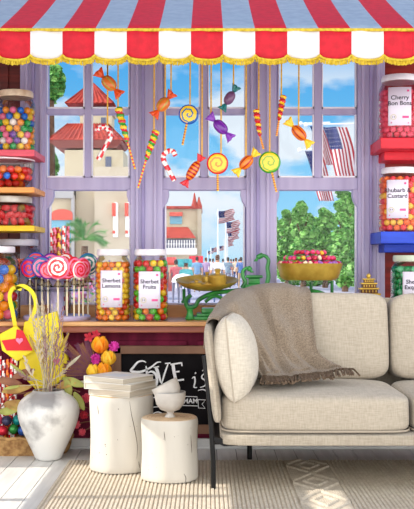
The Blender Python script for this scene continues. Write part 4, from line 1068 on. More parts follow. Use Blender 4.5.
# ------------------------------------------------------------------ BELOW THE COUNTER: bag, basket, flowers, chalkboard
random.seed(21)
BAGY = mat('yellow_bag_paper', (244, 226, 40), .5, (226, 200, 24), 6, bump=.1)
t = thing('gift_bag', 'bright yellow paper gift bag with red label and pink heart behind the marble vase', 'bag', (at(32, 440, 4.96).x, 4.96, .20))
YB = 4.92
def bagpt(px, py, dy=0): return at(px, py, YB) + Vector((0, dy, 0))
b = MB()
b.prism([bagpt(*p) for p in ((24, 322), (56, 311), (71, 373), (42, 396), (18, 372))], (0, .05, 0)); b.build('body', BAGY, t, bevel=.006, smooth=False)
b = MB(); b.prism([bagpt(*p, dy=-.03) for p in ((0, 334), (17, 325), (34, 344), (35, 351), (18, 361), (3, 350))], (0, .03, 0)); b.build('front_flap', BAGY, t, bevel=.006, smooth=False)
for P, lb in (([(17, 334), (13, 312), (10, 296), (14, 288), (22, 289)], 0), ([(30, 322), (36, 306), (33, 293), (24, 286), (16, 288)], 0)):
    q = smoothpath([bagpt(x, y, -.01) for x, y in P]); b = MB()
    for i in range(len(q) - 1):
        d = (q[i + 1] - q[i]).normalized(); s_ = d.cross(Vector((0, 1, 0))) * .010
        b.add([q[i] - s_, q[i] + s_, q[i + 1] + s_, q[i + 1] - s_, q[i] - s_ + Vector((0, .004, 0)), q[i] + s_ + Vector((0, .004, 0)), q[i + 1] + s_ + Vector((0, .004, 0)), q[i + 1] - s_ + Vector((0, .004, 0))], [(0, 1, 2, 3), (7, 6, 5, 4), (0, 4, 5, 1), (3, 2, 6, 7)])
    b.build('handle', BAGY, t, smooth=False)
b = MB(); b.prism([bagpt(*p, dy=-.036) for p in ((3, 340), (17, 338), (18, 329), (24, 330), (34, 350), (8, 350))], (0, .006, 0)); o_ = b.build('label', mat('label_red', (214, 24, 40), .5), t, smooth=False)
def heart(b, c, s_, m=0):
    b.prism([c + Vector((s_ * .062 * 16 * sin(a) ** 3, 0, s_ * .062 * (13 * cos(a) - 5 * cos(2 * a) - 2 * cos(3 * a) - cos(4 * a)))) for a in [2 * pi * k / 24 for k in range(24)]], (0, .004, 0), m)
b = MB(); heart(b, bagpt(21, 340, -.042), .018); b.build('heart', mat('heart_pink', (250, 130, 170), .5), o_, smooth=False)
b = MB(); heart(b, bagpt(56, 361, -.006), .02); b.build('heart', mat('heart_magenta', (236, 60, 140), .5), t, smooth=False)

# wicker basket with treats, left behind the vase
WICK = mat('wicker', (190, 150, 96), .8, (140, 100, 60), 40, bump=.3)
c = at(18, 438, 4.93); c.z = 0.0
t = thing('wicker_basket', 'round brown wicker basket of treats on the floor left of the marble vase', 'basket', c)
b = MB()
b.lathe([(.001, 0.0), (.24, 0.0), (.255, .02), (.265, .05), (.27, .085), (.258, .087), (.252, .05), (.24, .022), (.22, .012), (.001, .012)], 96, c, wob=lambda a, z: 1 + .012 * sin(a * 24 + (z * 200)), M=Matrix(((1, 0, 0), (0, .36, 0), (0, 0, 1))))
b.build('woven_body', WICK, t)
b = MB(); n = 60; b.tube([c + Vector((.27 * cos(a * 2 * pi / n), .097 * sin(a * 2 * pi / n), .085 + .004 * sin(a * 2.1))) for a in range(n)], .010, 8, closed=True); b.build('braided_rim', WICK, t)
BCOL = [('teal', (20, 140, 140)), ('red', (206, 40, 60)), ('green', (60, 150, 70)), ('blue', (50, 90, 170)), ('pink', (226, 90, 120)), ('dark', (60, 60, 90))]
k = 0
for (dx, dz) in ((-.12, .115), (-.07, .115), (-.02, .12), (.03, .115), (-.10, .165), (-.05, .165), (.0, .165), (.05, .16), (.08, .11)):
    nm, cc = BCOL[k % 6]; k += 1
    MB().ell(c + Vector((dx, -.03 + .02 * (k % 2), dz)), .026, .026, .026).build('wrapped_ball', mat('foil_' + nm, cc, .2, metal=.3), label='shiny %s foil ball in the basket, %s' % (nm, 'lower layer' if dz < .15 else 'upper layer') + (' at its ' + ('left end' if dx < -.09 else 'middle' if dx < 0 else 'right side')), cat='sweet', group='foil balls in the basket')
FOL = mat('dried_olive_leaf', (196, 170, 90), .7, (150, 110, 60), 12); FOLB = mat('dried_brown_leaf', (150, 100, 72), .7, (110, 66, 56), 12); FOLG = mat('dried_green_leaf', (176, 180, 96), .7, (140, 140, 70), 12)
def leaf(b, p, d, l, wd, m=0, bend=.2, up=Vector((0, -1, .2))):
    d = Vector(d).normalized(); s_ = d.cross(up).normalized(); nn = s_.cross(d)
    vs = []; K = 7
    for i in range(K + 1):
        f = i / K; ww = wd * sin(pi * min(.98, f * .92 + .05)) ** .8; q = Vector(p) + d * l * f + nn * bend * l * (f * f) 
        vs += [q - s_ * ww + nn * ww * .3, q, q + s_ * ww + nn * ww * .3]
    fs = []
    for i in range(K): fs += [(3 * i, 3 * i + 1, 3 * i + 4, 3 * i + 3), (3 * i + 1, 3 * i + 2, 3 * i + 5, 3 * i + 4)]
    b.add(vs, fs, m)
t = thing('leaf_garland', 'garland of big dried brown and olive leaves draped over the basket rim', 'garland', (c.x, c.y - .1, .20))
for (px, py, ang, l, m_) in ((2, 392, 10, .15, FOL), (22, 384, 170, .13, FOLB), (4, 404, -12, .12, FOL), (24, 396, 8, .12, FOL), (12, 378, 20, .12, FOLB), (-2, 412, 5, .10, FOLG), (30, 405, 175, .12, FOL), (74, 392, -60, .10, FOLG), (78, 380, 200, .11, FOL), (62, 378, -20, .12, FOLG), (70, 398, 100, .10, FOLG)):
    b = MB(); p = at(px, py, 4.80 if px < 60 else 4.78); leaf(b, p, (cos(R(ang)), 0, sin(R(ang))), l, .020, bend=.08); b.build('leaf', m_, t, solid=.002)
b = MB(); b.tube([at(-2, 410, 4.815), at(14, 394, 4.815), at(34, 392, 4.815), at(60, 385, 4.815), at(80, 392, 4.80)], .004, 6); b.build('stem', FOLB, t)
for k, (px, c1) in enumerate(((0, WHT), (4, ORG), (8, RED), (12, WHT), (-4, RED))):
    p0 = at(px + 2, 440, 4.93); p1 = at(px + 4, 360 - k, 4.93)
    MB().tube([p0.lerp(p1, i / 30) for i in range(31)], .0085, 10, lambda i, q: int(i * .5 + q / 5) % 2).build('striped_candy_stick', [c1, DRED if c1 is not RED else WHT], label='striped candy stick poking up from the wicker basket, the %s from the left' % ('first second third fourth fifth'.split()[[4, 0, 1, 2, 3].index(k)]), cat='candy stick', group='candy sticks in the basket')

# flower basket behind the large stump
c = at(110, 438, 4.88); c.z = 0
t = thing('flower_pot', 'dark wicker pot of orange, yellow and magenta blooms behind the log stumps', 'pot', c)
b = MB(); b.lathe([(.001, 0), (.075, 0), (.095, .13), (.10, .14), (.09, .142), (.07, .02), (.001, .02)], 48, c, wob=lambda a, z: 1 + .012 * sin(a * 20 + z * 200), M=Matrix(((1, 0, 0), (0, .9, 0), (0, 0, 1)))); b.build('woven_pot', WICK, t)
PET = mat('petal_amber', (250, 176, 30), .5, (240, 110, 20), 14); PETY = mat('petal_yellow', (252, 212, 66), .5, (246, 170, 30), 14); MAG = mat('magenta_bloom', (226, 70, 180), .6, (190, 40, 140), 30); CRIM = mat('crimson_bloom', (190, 40, 60), .6); PINKB = mat('coral_bloom', (226, 90, 110), .6)
FY = 4.86
for (px, py, rp, m_, kind) in ((100, 345, 9, PET, 't'), (108.5, 358, 8, PETY, 't'), (93, 371, 7, PETY, 't'), (104, 370, 8, PET, 't'), (114, 346.5, 5.5, MAG, 'p'), (95.5, 359, 5.5, MAG, 'p'), (89, 337, 4.5, CRIM, 'l'), (96, 334, 4, CRIM, 'l'), (86, 398, 5, PINKB, 'p'), (79, 405, 4.5, PINKB, 'p'), (84, 415, 4.5, CRIM, 'p'), (76, 424, 5, PINKB, 'p'), (82, 432, 4, PINKB, 'p')):
    p = at(px, py, FY); r = rp * FY / F
    b = MB(); b.tube(smoothpath([p, p.lerp(Vector((c.x, c.y, .17)), .5) + Vector((0, .02, 0)), Vector((c.x, c.y, .12))], 4), .0028, 5); st = b.build('stem', FOLB, t)
    b = MB()
    if kind in 'tr':
        for ring, (nP, tl, sc_) in enumerate(((6, 1.15, 1.0), (5, .7, .8), (4, .3, .55))):
            for q in range(nP):
                a = 2 * pi * q / nP + ring; dirv = Vector((cos(a) * sin(tl * .8), -.55 if kind == 'r' else -.1, sin(a) * sin(tl * .8))) if kind == 'r' else Vector((cos(a) * .45 * tl, sin(a) * .45 * tl, 1))
                base_ = p if kind == 'r' else p - Vector((0, 0, r * .9))
                leaf(b, base_, dirv, r * sc_ * (1.25 if kind == 'r' else 1.9), r * (.5 if kind == 'r' else .80) * sc_, bend=.25 if kind == 'r' else -.22, up=Vector((-sin(a) + .01, .1, cos(a))) if kind == 'r' else Vector((cos(a), sin(a), .1)))
        b.build('blossom', m_, st, solid=.0015)
    elif kind == 'p':
        for q in range(60):
            v = Vector((random.gauss(0, 1), random.gauss(0, 1), random.gauss(0, 1))).normalized(); leaf(b, p + v * r * .4, v, r * .62, r * .16, bend=.1)
        b.ell(p, r * .6, r * .6, r * .6, 10, 6); b.build('blossom', m_, st)
    else:
        for q in range(5): leaf(b, p, (cos(q * 1.3), -.3, sin(q * 1.3)), r * 1.3, r * .4)
        b.build('blossom', m_, st, solid=.001)
FEA = mat('plum_feather', (120, 70, 90), .8, (90, 44, 70), 20)
for k in range(11):
    a = R(105 + k * 9 + random.uniform(-3, 3)); base_ = at(94, 372, FY + .03); l = random.uniform(.13, .19)
    b = MB(); d = Vector((cos(a), 0, sin(a))); b.tube([base_, base_ + d * l], [.002, .001], 5)
    for q in range(16):
        f = .15 + .8 * q / 16
        for s_ in (-1, 1): leaf(b, base_ + d * l * f, d + Vector((-d.z, 0, d.x)) * s_ * .7, .032 * (1 - f * .4), .0028, bend=.05)
    b.build('plume', (FEA, FOLB)[k % 2], t)

# chalkboard
YC = 4.99
FRW = mat('board_frame_wood', (156, 116, 90), .6, (112, 80, 62), 3, stretch=(1, 1, 1), bump=.1); BLK = mat('chalkboard_black', (20, 18, 20), .95, (30, 28, 30), 8, spec=.1); CHALK = mat('chalk', (244, 244, 246), .9)
t = thing('chalkboard_sign', 'wood-framed black chalkboard lettered with white words, standing behind the log stumps', 'sign', at(165, 440, YC))
b = MB()
def cb(x0, y0, x1, y1, dy=0, dep=.02): p = at(x0, y1, YC); q = at(x1, y0, YC); b.box(p.x, q.x, YC + dy, YC + dy + dep, max(p.z, 0.0), q.z)
cb(111, 346, 121, 434, 0, .03); cb(302, 346, 312, 434, 0, .03); cb(111, 346, 312, 354, 0, .03); cb(111, 425, 312, 434, 0, .03); b.build('wooden_frame', FRW, t, bevel=.003, smooth=False)
b = MB(); cb(120, 353, 303, 427, .012, .012); b.build('board', BLK, t, smooth=False)
def stroke(b, P, w0, w1=None, sm=True, Yc=YC + .0105):
    q = smoothpath([at(x, y, Yc) for x, y in P], 6) if sm else [at(x, y, Yc) for x, y in P]
    n_ = len(q); w1 = w0 if w1 is None else w1
    L_ = []; R_ = []
    for i in range(n_):
        d = (q[min(i + 1, n_ - 1)] - q[max(i - 1, 0)]).normalized(); s_ = Vector((-d.z, 0, d.x)); f = i / (n_ - 1); ww = (w0 + (w1 - w0) * sin(pi * f)) * .5 * YC / F
        L_.append(q[i] + s_ * ww); R_.append(q[i] - s_ * ww)
    fs = [(i, i + 1, n_ + i + 1, n_ + i) for i in range(n_ - 1)]
    b.add(L_ + R_, fs)
def outline(b, P, w=.8): stroke(b, P + [P[0]], w, sm=False)
b = MB()
stroke(b, [(146, 362.5), (143, 361), (138, 362), (134, 366.5), (131, 371), (139, 372), (146, 370), (152, 366.5), (157, 362.5), (161, 362)], .8, 2.4)     # swash of the L
stroke(b, [(146, 366), (147, 374), (146, 384), (144, 392)], 1, 3)
stroke(b, [(147, 374), (151, 371.5), (155.5, 374), (157, 381), (155, 388), (151, 392)], .8, 2.6)                                                 # O
stroke(b, [(155, 367), (157, 370), (161, 383)], 1.2, 3.2); stroke(b, [(161.5, 384), (164.5, 374), (168, 364)], 1, 1.8); stroke(b, [(153.5, 367.5), (159, 366.5)], 1.2, 1.2, False); stroke(b, [(165, 363.5), (170.5, 363)], 1.2, 1.2, False)   # V
stroke(b, [(173, 364.5), (174, 372), (176, 381)], 3.2, 3.2, False); stroke(b, [(170.5, 364.5), (181.5, 362.8)], 1.6, 1.6, False); stroke(b, [(175, 372), (179.5, 371.4)], 1.6, 1.6, False); stroke(b, [(175, 380.7), (184, 379.5)], 1.8, 1.8, False); stroke(b, [(181.5, 362.5), (182, 366)], 1.4, 1.4, False)   # E
b.build('word_love', CHALK, t, smooth=False)
b = MB()
stroke(b, [(192, 378.5), (194.5, 377), (195, 382), (194, 387), (197, 387.5)], .8, 1.6); stroke(b, [(195, 372.5), (196, 373.5)], 1.6, 1.6, False)
stroke(b, [(206.5, 373), (202.5, 375), (202, 378), (205.5, 381), (205, 385.5), (200, 387.5)], .8, 1.6); stroke(b, [(198, 390.5), (203, 389.5), (208, 391.5), (212, 389.5)], .6, 1.4)
stroke(b, [(202, 371), (207, 368.5), (211, 371)], .5, 1.2); b.build('word_is', CHALK, t, smooth=False)
b = MB()
outline(b, [(140, 398.5), (176, 396), (197, 396.8), (198.5, 406), (178, 405.3), (141, 408)]); outline(b, [(198, 399.5), (205.5, 400), (202, 404), (205, 408.3), (198.5, 408)])
def ribbon_pl(x, y): return at(190.5 + x, 401.2 - y, YC + .0105)
b.text('MAM', 6.5, lambda x, y: ribbon_pl(x, y), bold=.15)
stroke(b, [(150, 415), (158, 412), (166, 415), (174, 412)], .6, 1.2); b.build('ribbon_banner', CHALK, t, smooth=False)

# ------------------------------------------------------------------ RUG
random.seed(5)
RUGM = mat('rug_wool', (212, 201, 184), .95, (194, 182, 164), 60, spec=.1, bump=.3, bscale=400); RUGD = mat('rug_groove_wool', (202, 188, 168), .95, (184, 170, 150), 60, spec=.1)
RX0, RX1, RY0, RY1 = -.655, 1.95, 2.9, 4.71
t = thing('area_rug', 'cream ribbed wool rug with a band of raised diamonds under the sofa and stumps', 'rug', ((RX0 + RX1) / 2, (RY0 + RY1) / 2, 0))
b = MB(); b.box(RX0, RX1, RY0, RY1, 0, .005); b.build('backing', RUGD, t, smooth=False)
b = MB(); x = RX0 + .008; DB = [(.36, .57), (1.25, 1.46)]
def edgeY(x): return RY1 - .004
while x < RX1 - .006:
    if not any(a < x < c_ for a, c_ in DB):
        wd = .0074; zt = .0092 + .0015 * random.random()
        m_ = 0
        vs = []; K = 24
        for k in range(K + 1):
            y = RY0 + .004 + (edgeY(x) - RY0 - .004) * k / K; dz = random.uniform(-.0006, .0006); dx = random.uniform(-.0006, .0006)
            vs += [(x - wd + dx, y, .004), (x - wd * .6 + dx, y, zt + dz), (x + wd * .6 + dx, y, zt + dz), (x + wd + dx, y, .004)]
        fs = []
        for k in range(K):
            for q in range(3): fs.append((4 * k + q, 4 * k + q + 1, 4 * k + q + 5, 4 * k + q + 4))
        fs.append((0, 1, 2, 3)); fs.append((4 * K + 3, 4 * K + 2, 4 * K + 1, 4 * K)); b.add(vs, fs, m_)
    x += .0172
b.build('rib', RUGM, t)
b = MB()
for a, c_ in DB:
    wdt = c_ - a; cxm = (a + c_) / 2
    def Pd(u, v):
        X = a + .006 + u * (wdt - .012); Y_ = RY0 + .004 + v * (RY1 - RY0 - .008)
        per = .34; f = (Y_ / per) % 1; dd = abs(X - cxm) / (wdt / 2) + abs(f - .5) * 2      # <1 inside diamond
        h_ = .0075 + (.006 if abs(dd - 1) < .13 or abs(dd - .45) < .1 else 0) + .0012 * sin(X * 700) 
        return Vector((X, Y_, h_))
    b.grid(Pd, 60, 420, lambda i, j: 0)
b.build('diamond_band', [RUGM, RUGD], t, angle=80)
b = MB()
for k in range(330):
    X = RX0 + .004 + (RX1 - RX0 - .008) * k / 329; b.tube([(X, RY1 - .004, .006), (X + random.uniform(-.002, .002), RY1 + .012, .002)], .0022, 4)
b.build('fringe', RUGM, t)

# ------------------------------------------------------------------ SOFA
LINEN = weave('oatmeal_linen', (190, 179, 163), (172, 161, 145), 230, .35); LINEN2 = weave('oatmeal_linen_frame', (184, 173, 157), (164, 153, 137), 230, .35)
SEAM = mat('seam_cord', (176, 164, 148), .9); BLKM = mat('black_metal', (22, 22, 24), .4, metal=.4)
t = thing('sofa', 'oatmeal linen sofa on thin black metal legs with a slim padded arm', 'sofa', (.88, 4.45, 0))
def cushion(name, x0, x1, y0, y1, z0, z1, e=.28, puff=.0, M=None, mt=LINEN, nz=.004, seed=0, parent=None, sag=0.0, nu=56, nv=28, seam=False, ax='z', creases=0.0, taper=None):
    c = Vector(((x0 + x1) / 2, (y0 + y1) / 2, (z0 + z1) / 2)); hx, hy, hz = (x1 - x0) / 2, (y1 - y0) / 2, (z1 - z0) / 2
    def f(v):
        fx, fy, fz = v.x / hx, v.y / hy, v.z / hz
        if ax == 'z':
            pf = puff * (1 - fx * fx) * (1 - fy * fy); v.z += pf * hz * (1 if v.z > 0 else -.2)
        elif ax == 'y': 
            pf = puff * (1 - fx * fx) * (1 - fz * fz); v.y += pf * hy * (-1 if v.y < 0 else .3)
        elif ax == 'x':
            pf = puff * (1 - fy * fy) * (1 - fz * fz); v.x *= 1 + pf
        if taper: v = taper(v, fx, fy, fz)
        q = noise.noise(v * 7 + Vector((seed, 0, 0))) * nz + noise.noise(v * 22 + Vector((seed, 3, 0))) * nz * .35
        if creases: q += creases * (1 - abs(noise.noise(Vector((v.x * 26, v.y * 6, v.z * 8)) + Vector((seed, 9, 0)))) * 2) ** 3 * max(0, .9 - abs(fz + .1))
        return v + v.normalized() * q
    b = MB(); b.ell(c, hx, hy, hz, nu, nv, e=e, f=f, M=M)
    o = b.build(name, mt, parent or t, subd=1)
    return o, c, (hx, hy, hz)
SX0, SX1, BX = .055, 1.66, .855
b = MB()
def Pb(u, v):
    return Vector((0, 0, 0))
cushion('base_rail', SX0, SX1, 4.075, 4.83, .190, .238, e=.13, nz=.0008, mt=LINEN2, nu=80)
# seat cushions
for k, (x0, x1) in enumerate(((SX0 + .005, BX - .002), (BX + .002, SX1 - .005))):
    o_, c_, hh = cushion('seat_cushion', x0, x1, 4.085, 4.72, .238, .396, e=.24, puff=.30, seed=k * 5, nz=.005, creases=.007, nu=84, nv=36)
    b = MB(); pts = []
    for q in range(72):
        a = 2 * pi * q / 72; ca, sa = cos(a), sin(a); pts.append(c_ + Vector((hh[0] * 1.003 * math.copysign(abs(ca) ** .24, ca), hh[1] * 1.003 * math.copysign(abs(sa) ** .24, sa), -hh[2] * .86)))
    b.tube(pts, .0042, 6, closed=True); b.build('piping', SEAM, o_)
# back cushions (leaning)
for k, (x0, x1) in enumerate(((SX0 + .03, BX - .004), (BX + .004, SX1 - .03))):
    Mx = Matrix.Rotation(R(-7), 3, 'X')
    o_, c_, hh = cushion('back_cushion', x0, x1, 4.60, 4.80, .395, .800, e=.26, puff=.22, ax='y', seed=20 + k, nz=.005, M=Mx, nu=84, nv=36)
# back shell
cushion('back_shell', SX0 + .05, SX1 - .05, 4.81, 4.872, .20, .775, e=.16, nz=.001, mt=LINEN2, nu=80)
# arms: slim padded panels flaring outwards
def arm(sg, xo):
    b = MB()
    def Pa(u, v):
        Y_ = 4.085 + v * .76; top = .675 + .11 * v; bot = .285 - .06 * v
        a = 2 * pi * u; ca, sa = cos(a), sin(a); e_ = .3
        q = math.copysign(abs(sa) ** e_, sa); p_ = math.copysign(abs(ca) ** .6, ca)
        ends = min(1, sqrt(max(0, 1 - ((max(0, .06 - v) / .06) ** 2))) + .25) * min(1, sqrt(max(0, 1 - ((max(0, v - .97) / .03) ** 2))) + .25)
        zc, hz_ = (top + bot) / 2, (top - bot) / 2 * (1 - .05 * (1 - ends)); z = zc + q * hz_
        xc = -.008 - ((z - .30) / .37) * .040 + .050 + .15 * v ** 1.7
        x_ = xc + p_ * .019 * ends
        return Vector((xo + sg * (x_ - .0), Y_, z))
    b.grid(Pa, 40, 30, 0, cu=True)
    n_ = 40
    b.f.append(list(range(n_))); b.m.append(0); b.f.append([30 * n_ + i for i in range(n_)][::-1]); b.m.append(0)
    b.build('arm', LINEN2, t)
arm(1, 0.0); arm(-1, 1.715)
def leg(P, r=.0105):
    b = MB(); b.tube(P, r, 10); b.build('leg', BLKM, t)
for X, sg in ((0, 1), (1.715, -1)):
    leg([(X + sg * .027, 4.12, 0), (X + sg * .026, 4.12, .12), (X + sg * .016, 4.12, .29), (X + sg * .004, 4.12, .43), (X - sg * .012, 4.12, .56)], .0105)
    b = MB(); xs = sorted((X + sg * .026, X + sg * .12)); b.prism([(X + sg * .02, 4.115, .225), (X + sg * .13, 4.115, .200), (X + sg * .13, 4.115, .186), (X + sg * .07, 4.115, .184), (X + sg * .02, 4.115, .205)], (0, .03, 0))
    b.box(xs[0], xs[1], 4.14, 4.78, .186, .197); b.build('bracket', BLKM, t, smooth=False, bevel=.002)
    leg([(X + sg * .205, 4.77, 0), (X + sg * .205, 4.77, .20)], .0125)
# arm pillow
Mp = Matrix.Rotation(R(6), 3, 'Y')
def tp(v, fx, fy, fz):
    v.x *= sqrt(max(.02, 1 - (abs(fz) ** 2.6))) * .9 + .1
    return v
cushion('side_pillow_unused', 0, .1, 0, .1, 0, .1) if False else None
def pillow():
    c = at(235.5, 357, 4.24); c.z += .004
    tt = thing('scatter_cushion', 'plump cream cushion leaning against the left sofa arm, its seam facing forward', 'cushion', (c.x, c.y, .42))
    hx, hy, hz = .092, .19, .182
    Mr = Matrix.Rotation(R(-6), 3, 'Y') @ Matrix.Rotation(R(-9), 3, 'Z')
    def sq(v):
        fy, fz = v.y / hy, v.z / hz
        thick = (max(0, 1 - abs(fy) ** 2.3) ** .75) * (max(0, 1 - abs(fz) ** 2.2) ** .62)
        return thick
    vs = MB()
    nu, nv = 44, 44
    for sgn in (-1, 1):
        def Pp(u, v):
            fy = 2 * u - 1; fz = 2 * v - 1
            th = (max(0, 1 - abs(fy) ** 3) ** .55) * (max(0, 1 - abs(fz) ** 2.2) ** .55)
            yy = fy * hy * (1 - .06 * (1 - abs(fz)) * 0 - .05 * fz * fz); zz = fz * hz * (1 - .05 * fy * fy)
            p = Vector((sgn * hx * th, yy, zz)); p += Vector((noise.noise(p * 9) * .006 * sgn * (th > .1), 0, 0))
            return c + Mr @ p
        vs.grid(Pp, nu, nv)
    o_ = vs.build('cover', weave('cream_cushion_linen', (212, 203, 188), (194, 184, 168), 230, .3), tt, angle=80)
    b = MB(); pts = []
    for (f0, f1) in (((-1, -1), (-1, 1)), ((-1, 1), (1, 1)), ((1, 1), (1, -1)), ((1, -1), (-1, -1))):
        for k in range(14):
            f = k / 14; fy = f0[0] + (f1[0] - f0[0]) * f; fz = f0[1] + (f1[1] - f0[1]) * f
            pts.append(c + Mr @ Vector((0, fy * hy * (1 - .05 * fz * fz), fz * hz * (1 - .05 * fy * fy))))
    b.tube(pts, .0035, 6, closed=True); b.build('piping', SEAM, tt)
pillow()

# throw
THR = mat('brown_wool_throw', (166, 149, 130), .95, (130, 113, 96), 170, detail=3, bump=.9, bscale=220, spec=.1, sheen=.3)
rows = [[(204, 352, 4.30), (210, 340, 4.42), (219, 328, 4.62), (232, 322, 4.84), (250, 320, 4.90), (277, 320, 4.90), (300, 322, 4.90)],
        [(207, 326, 4.20), (212, 315, 4.34), (221, 303, 4.58), (234, 295.5, 4.78), (252, 291.5, 4.84), (279, 290.5, 4.84), (302, 292.5, 4.84)],
        [(217, 323, 4.20), (224, 313, 4.34), (235, 302, 4.52), (247, 294, 4.70), (263, 291.5, 4.73), (287, 291, 4.73), (309, 293, 4.73)],
        [(224, 334, 4.25), (231, 324, 4.36), (243, 313, 4.48), (254, 309, 4.62), (270, 312, 4.66), (292, 313, 4.66), (312, 315, 4.66)],
        [(240, 352, 4.31), (246, 342, 4.38), (254, 334, 4.48), (264, 331, 4.57), (279, 332, 4.60), (297, 333, 4.60), (314, 335, 4.60)],
        [(254, 366, 4.36), (259, 360, 4.42), (266, 356, 4.48), (275, 355, 4.54), (287, 355, 4.56), (301, 355, 4.56), (318, 356, 4.56)],
        [(259, 374, 4.33), (266, 373, 4.37), (275, 372, 4.42), (286, 371, 4.45), (300, 369.5, 4.48), (316, 368.5, 4.49), (335, 368, 4.48)],
        [(263, 379, 4.28), (272, 380.5, 4.28), (283, 380, 4.30), (296, 379, 4.33), (310, 377, 4.36), (327, 374.5, 4.39), (350, 372.5, 4.41)]]
for k_, d_ in ((2, .045), (3, .075), (4, .095), (5, .085), (6, .05), (7, .02)):
    rows[k_] = [(x_, y_, Y_ - d_ * min(1, q_ / 2)) for q_, (x_, y_, Y_) in enumerate(rows[k_])]
RW = [[at(*p) for p in r] for r in rows]
def cr(P, f):
    n_ = len(P) - 1; i = min(int(f * n_), n_ - 1); f = f * n_ - i
    p0, p1, p2, p3 = P[max(i - 1, 0)], P[i], P[i + 1], P[min(i + 2, n_)]
    return 0.5 * ((2 * p1) + (p2 - p0) * f + (2 * p0 - 5 * p1 + 4 * p2 - p3) * f * f + (3 * p1 - p0 - 3 * p2 + p3) * f ** 3)
def PT(u, v):
    p = cr([cr(r, u) for r in RW], v)
    fold = (.016 * (1 - abs(sin(u * 8 + v * 2.2))) ** 1.5 + .010 * sin(u * 17 + v * 3.2) + .006 * sin(u * 33 - v * 4)) * 1.7 * (.25 + .9 * v) + .008 + .004 * noise.noise(p * 18)
    return p + Vector((0, -.6, .5)) * fold * (.4 if v > .9 else 1) + Vector((0, -.008, .008)) + Vector((0, -.030, .004)) * math.exp(-((v - .30) / .12) ** 2)
t = thing('throw_blanket', 'taupe woollen throw with tasselled ends draped over the sofa back and arm', 'blanket', PT(.5, .8))
b = MB(); b.grid(PT, 90, 90); b.build('cloth', THR, t, solid=.006)
b = MB()
for k in range(105):
    u = k / 104; p = PT(u, 1); q = PT(u, .97); d = (p - q).normalized(); random.seed(k)
    l = random.uniform(.035, .065); x1_ = random.uniform(-.016, .016)
    pts = [p - d * .004, p + Vector((x1_ * .5, -.012, .006)), p + Vector((x1_, -.030, .002 + .004 * random.random())), p + Vector((x1_ * 1.8, -.045 - l * 1.2, -.012 + .005 * random.random()))]
    b.tube(smoothpath(pts, 4), [.0046] * 13, 5)
b.build('fringe', mat('taupe_tassel', (124, 106, 90), .95, (92, 76, 62), 60, spec=.1), t)

# ------------------------------------------------------------------ VASE AND DRIED GRASSES
random.seed(9)
MARB = mat('white_marble', (228, 227, 224), .35, (150, 148, 148), 4.2, detail=8, lo=.36, hi=.47, spec=.5, bump=.08, bscale=30)
VC = at(48.5, 0, 4.77); VC.z = 0
prof = [(.001, 0), (.055, 0), (.062, .004), (.072, .03), (.100, .09), (.128, .15), (.146, .205), (.150, .245), (.142, .275), (.118, .302), (.088, .318), (.076, .326), (.074, .335), (.068, .335), (.066, .322), (.10, .30), (.13, .25), (.12, .15), (.05, .02), (.001, .02)]
vase = MB().lathe(prof, 56, VC, wob=lambda a, z: 1 + .008 * sin(a * 2 + z * 9)).build('vase', MARB, label='round-shouldered white marbled vase on the floor filled with dried grasses', cat='vase', subd=1)
t = thing('dried_bouquet', 'loose bunch of dried beige grasses and pale leaves standing in the marbled vase', 'bouquet', VC + Vector((0, 0, .03)))
DRY = mat('dried_straw', (206, 192, 168), .8, (176, 158, 134), 30); DRYG = mat('dried_grey_green', (190, 184, 160), .8, (158, 150, 128), 30); DRYP = mat('dried_mauve', (170, 134, 134), .8, (130, 96, 100), 30)
for k in range(26):
    a = random.uniform(0, 2 * pi); r0 = .05 * random.random(); m_ = random.choice((DRY, DRY, DRYG, DRYP))
    tx = random.gauss(-.005, .055); ln = random.uniform(.10, .44) if abs(tx) < .08 else random.uniform(.08, .24)
    if k < 7: tx = random.uniform(-.05, .02); ln = random.uniform(.36, .46)
    p0 = VC + Vector((cos(a) * .03, sin(a) * .03, .03)); p1 = VC + Vector((cos(a) * r0 + tx * .3, sin(a) * r0, .335)); p2 = VC + Vector((tx * 1.5, random.uniform(-.06, .04), .335 + ln))
    q = smoothpath([p0, p1, p1.lerp(p2, .55) + Vector((random.uniform(-.01, .01), 0, 0)), p2], 6)
    b = MB(); b.tube(q, .0016, 5); st = b.build('stem', m_, t)
    b = MB(); n_ = 20
    for i in range(n_):
        f = .55 + .45 * i / n_; idx = min(int(f * (len(q) - 1)), len(q) - 2); p = q[idx].lerp(q[idx + 1], f * (len(q) - 1) - idx); d = (q[idx + 1] - q[idx]).normalized()
        side = Vector((random.gauss(0, 1), random.gauss(0, 1), .3)).normalized(); leaf(b, p, d * .8 + side * .7, .03 * (1.1 - (i / n_)) + .006, .0014 + (.002 if k % 5 == 0 else 0), bend=.1, up=Vector((.1, -1, .1)))
    b.build('seed_head', m_, st)
for (px, py, ang, l) in ((66, 368, 40, .10), (72, 384, 10, .08), (26, 376, 140, .10), (20, 386, 190, .08), (60, 350, 60, .10), (36, 352, 110, .09), (50, 374, 80, .12), (44, 366, 95, .13)):
    p = at(px, py, 4.79); base_ = VC + Vector((0, 0, .335)); b = MB(); b.tube(smoothpath([VC + Vector((0, 0, .1)), base_, p], 4), .0018, 5); st = b.build('stem', DRY, t); b = MB(); leaf(b, p, (cos(R(ang)), -.1, sin(R(ang))), l, .008, bend=.15); b.build('leaf', random.choice((FOLG, DRYG, FOL)), st, solid=.001)

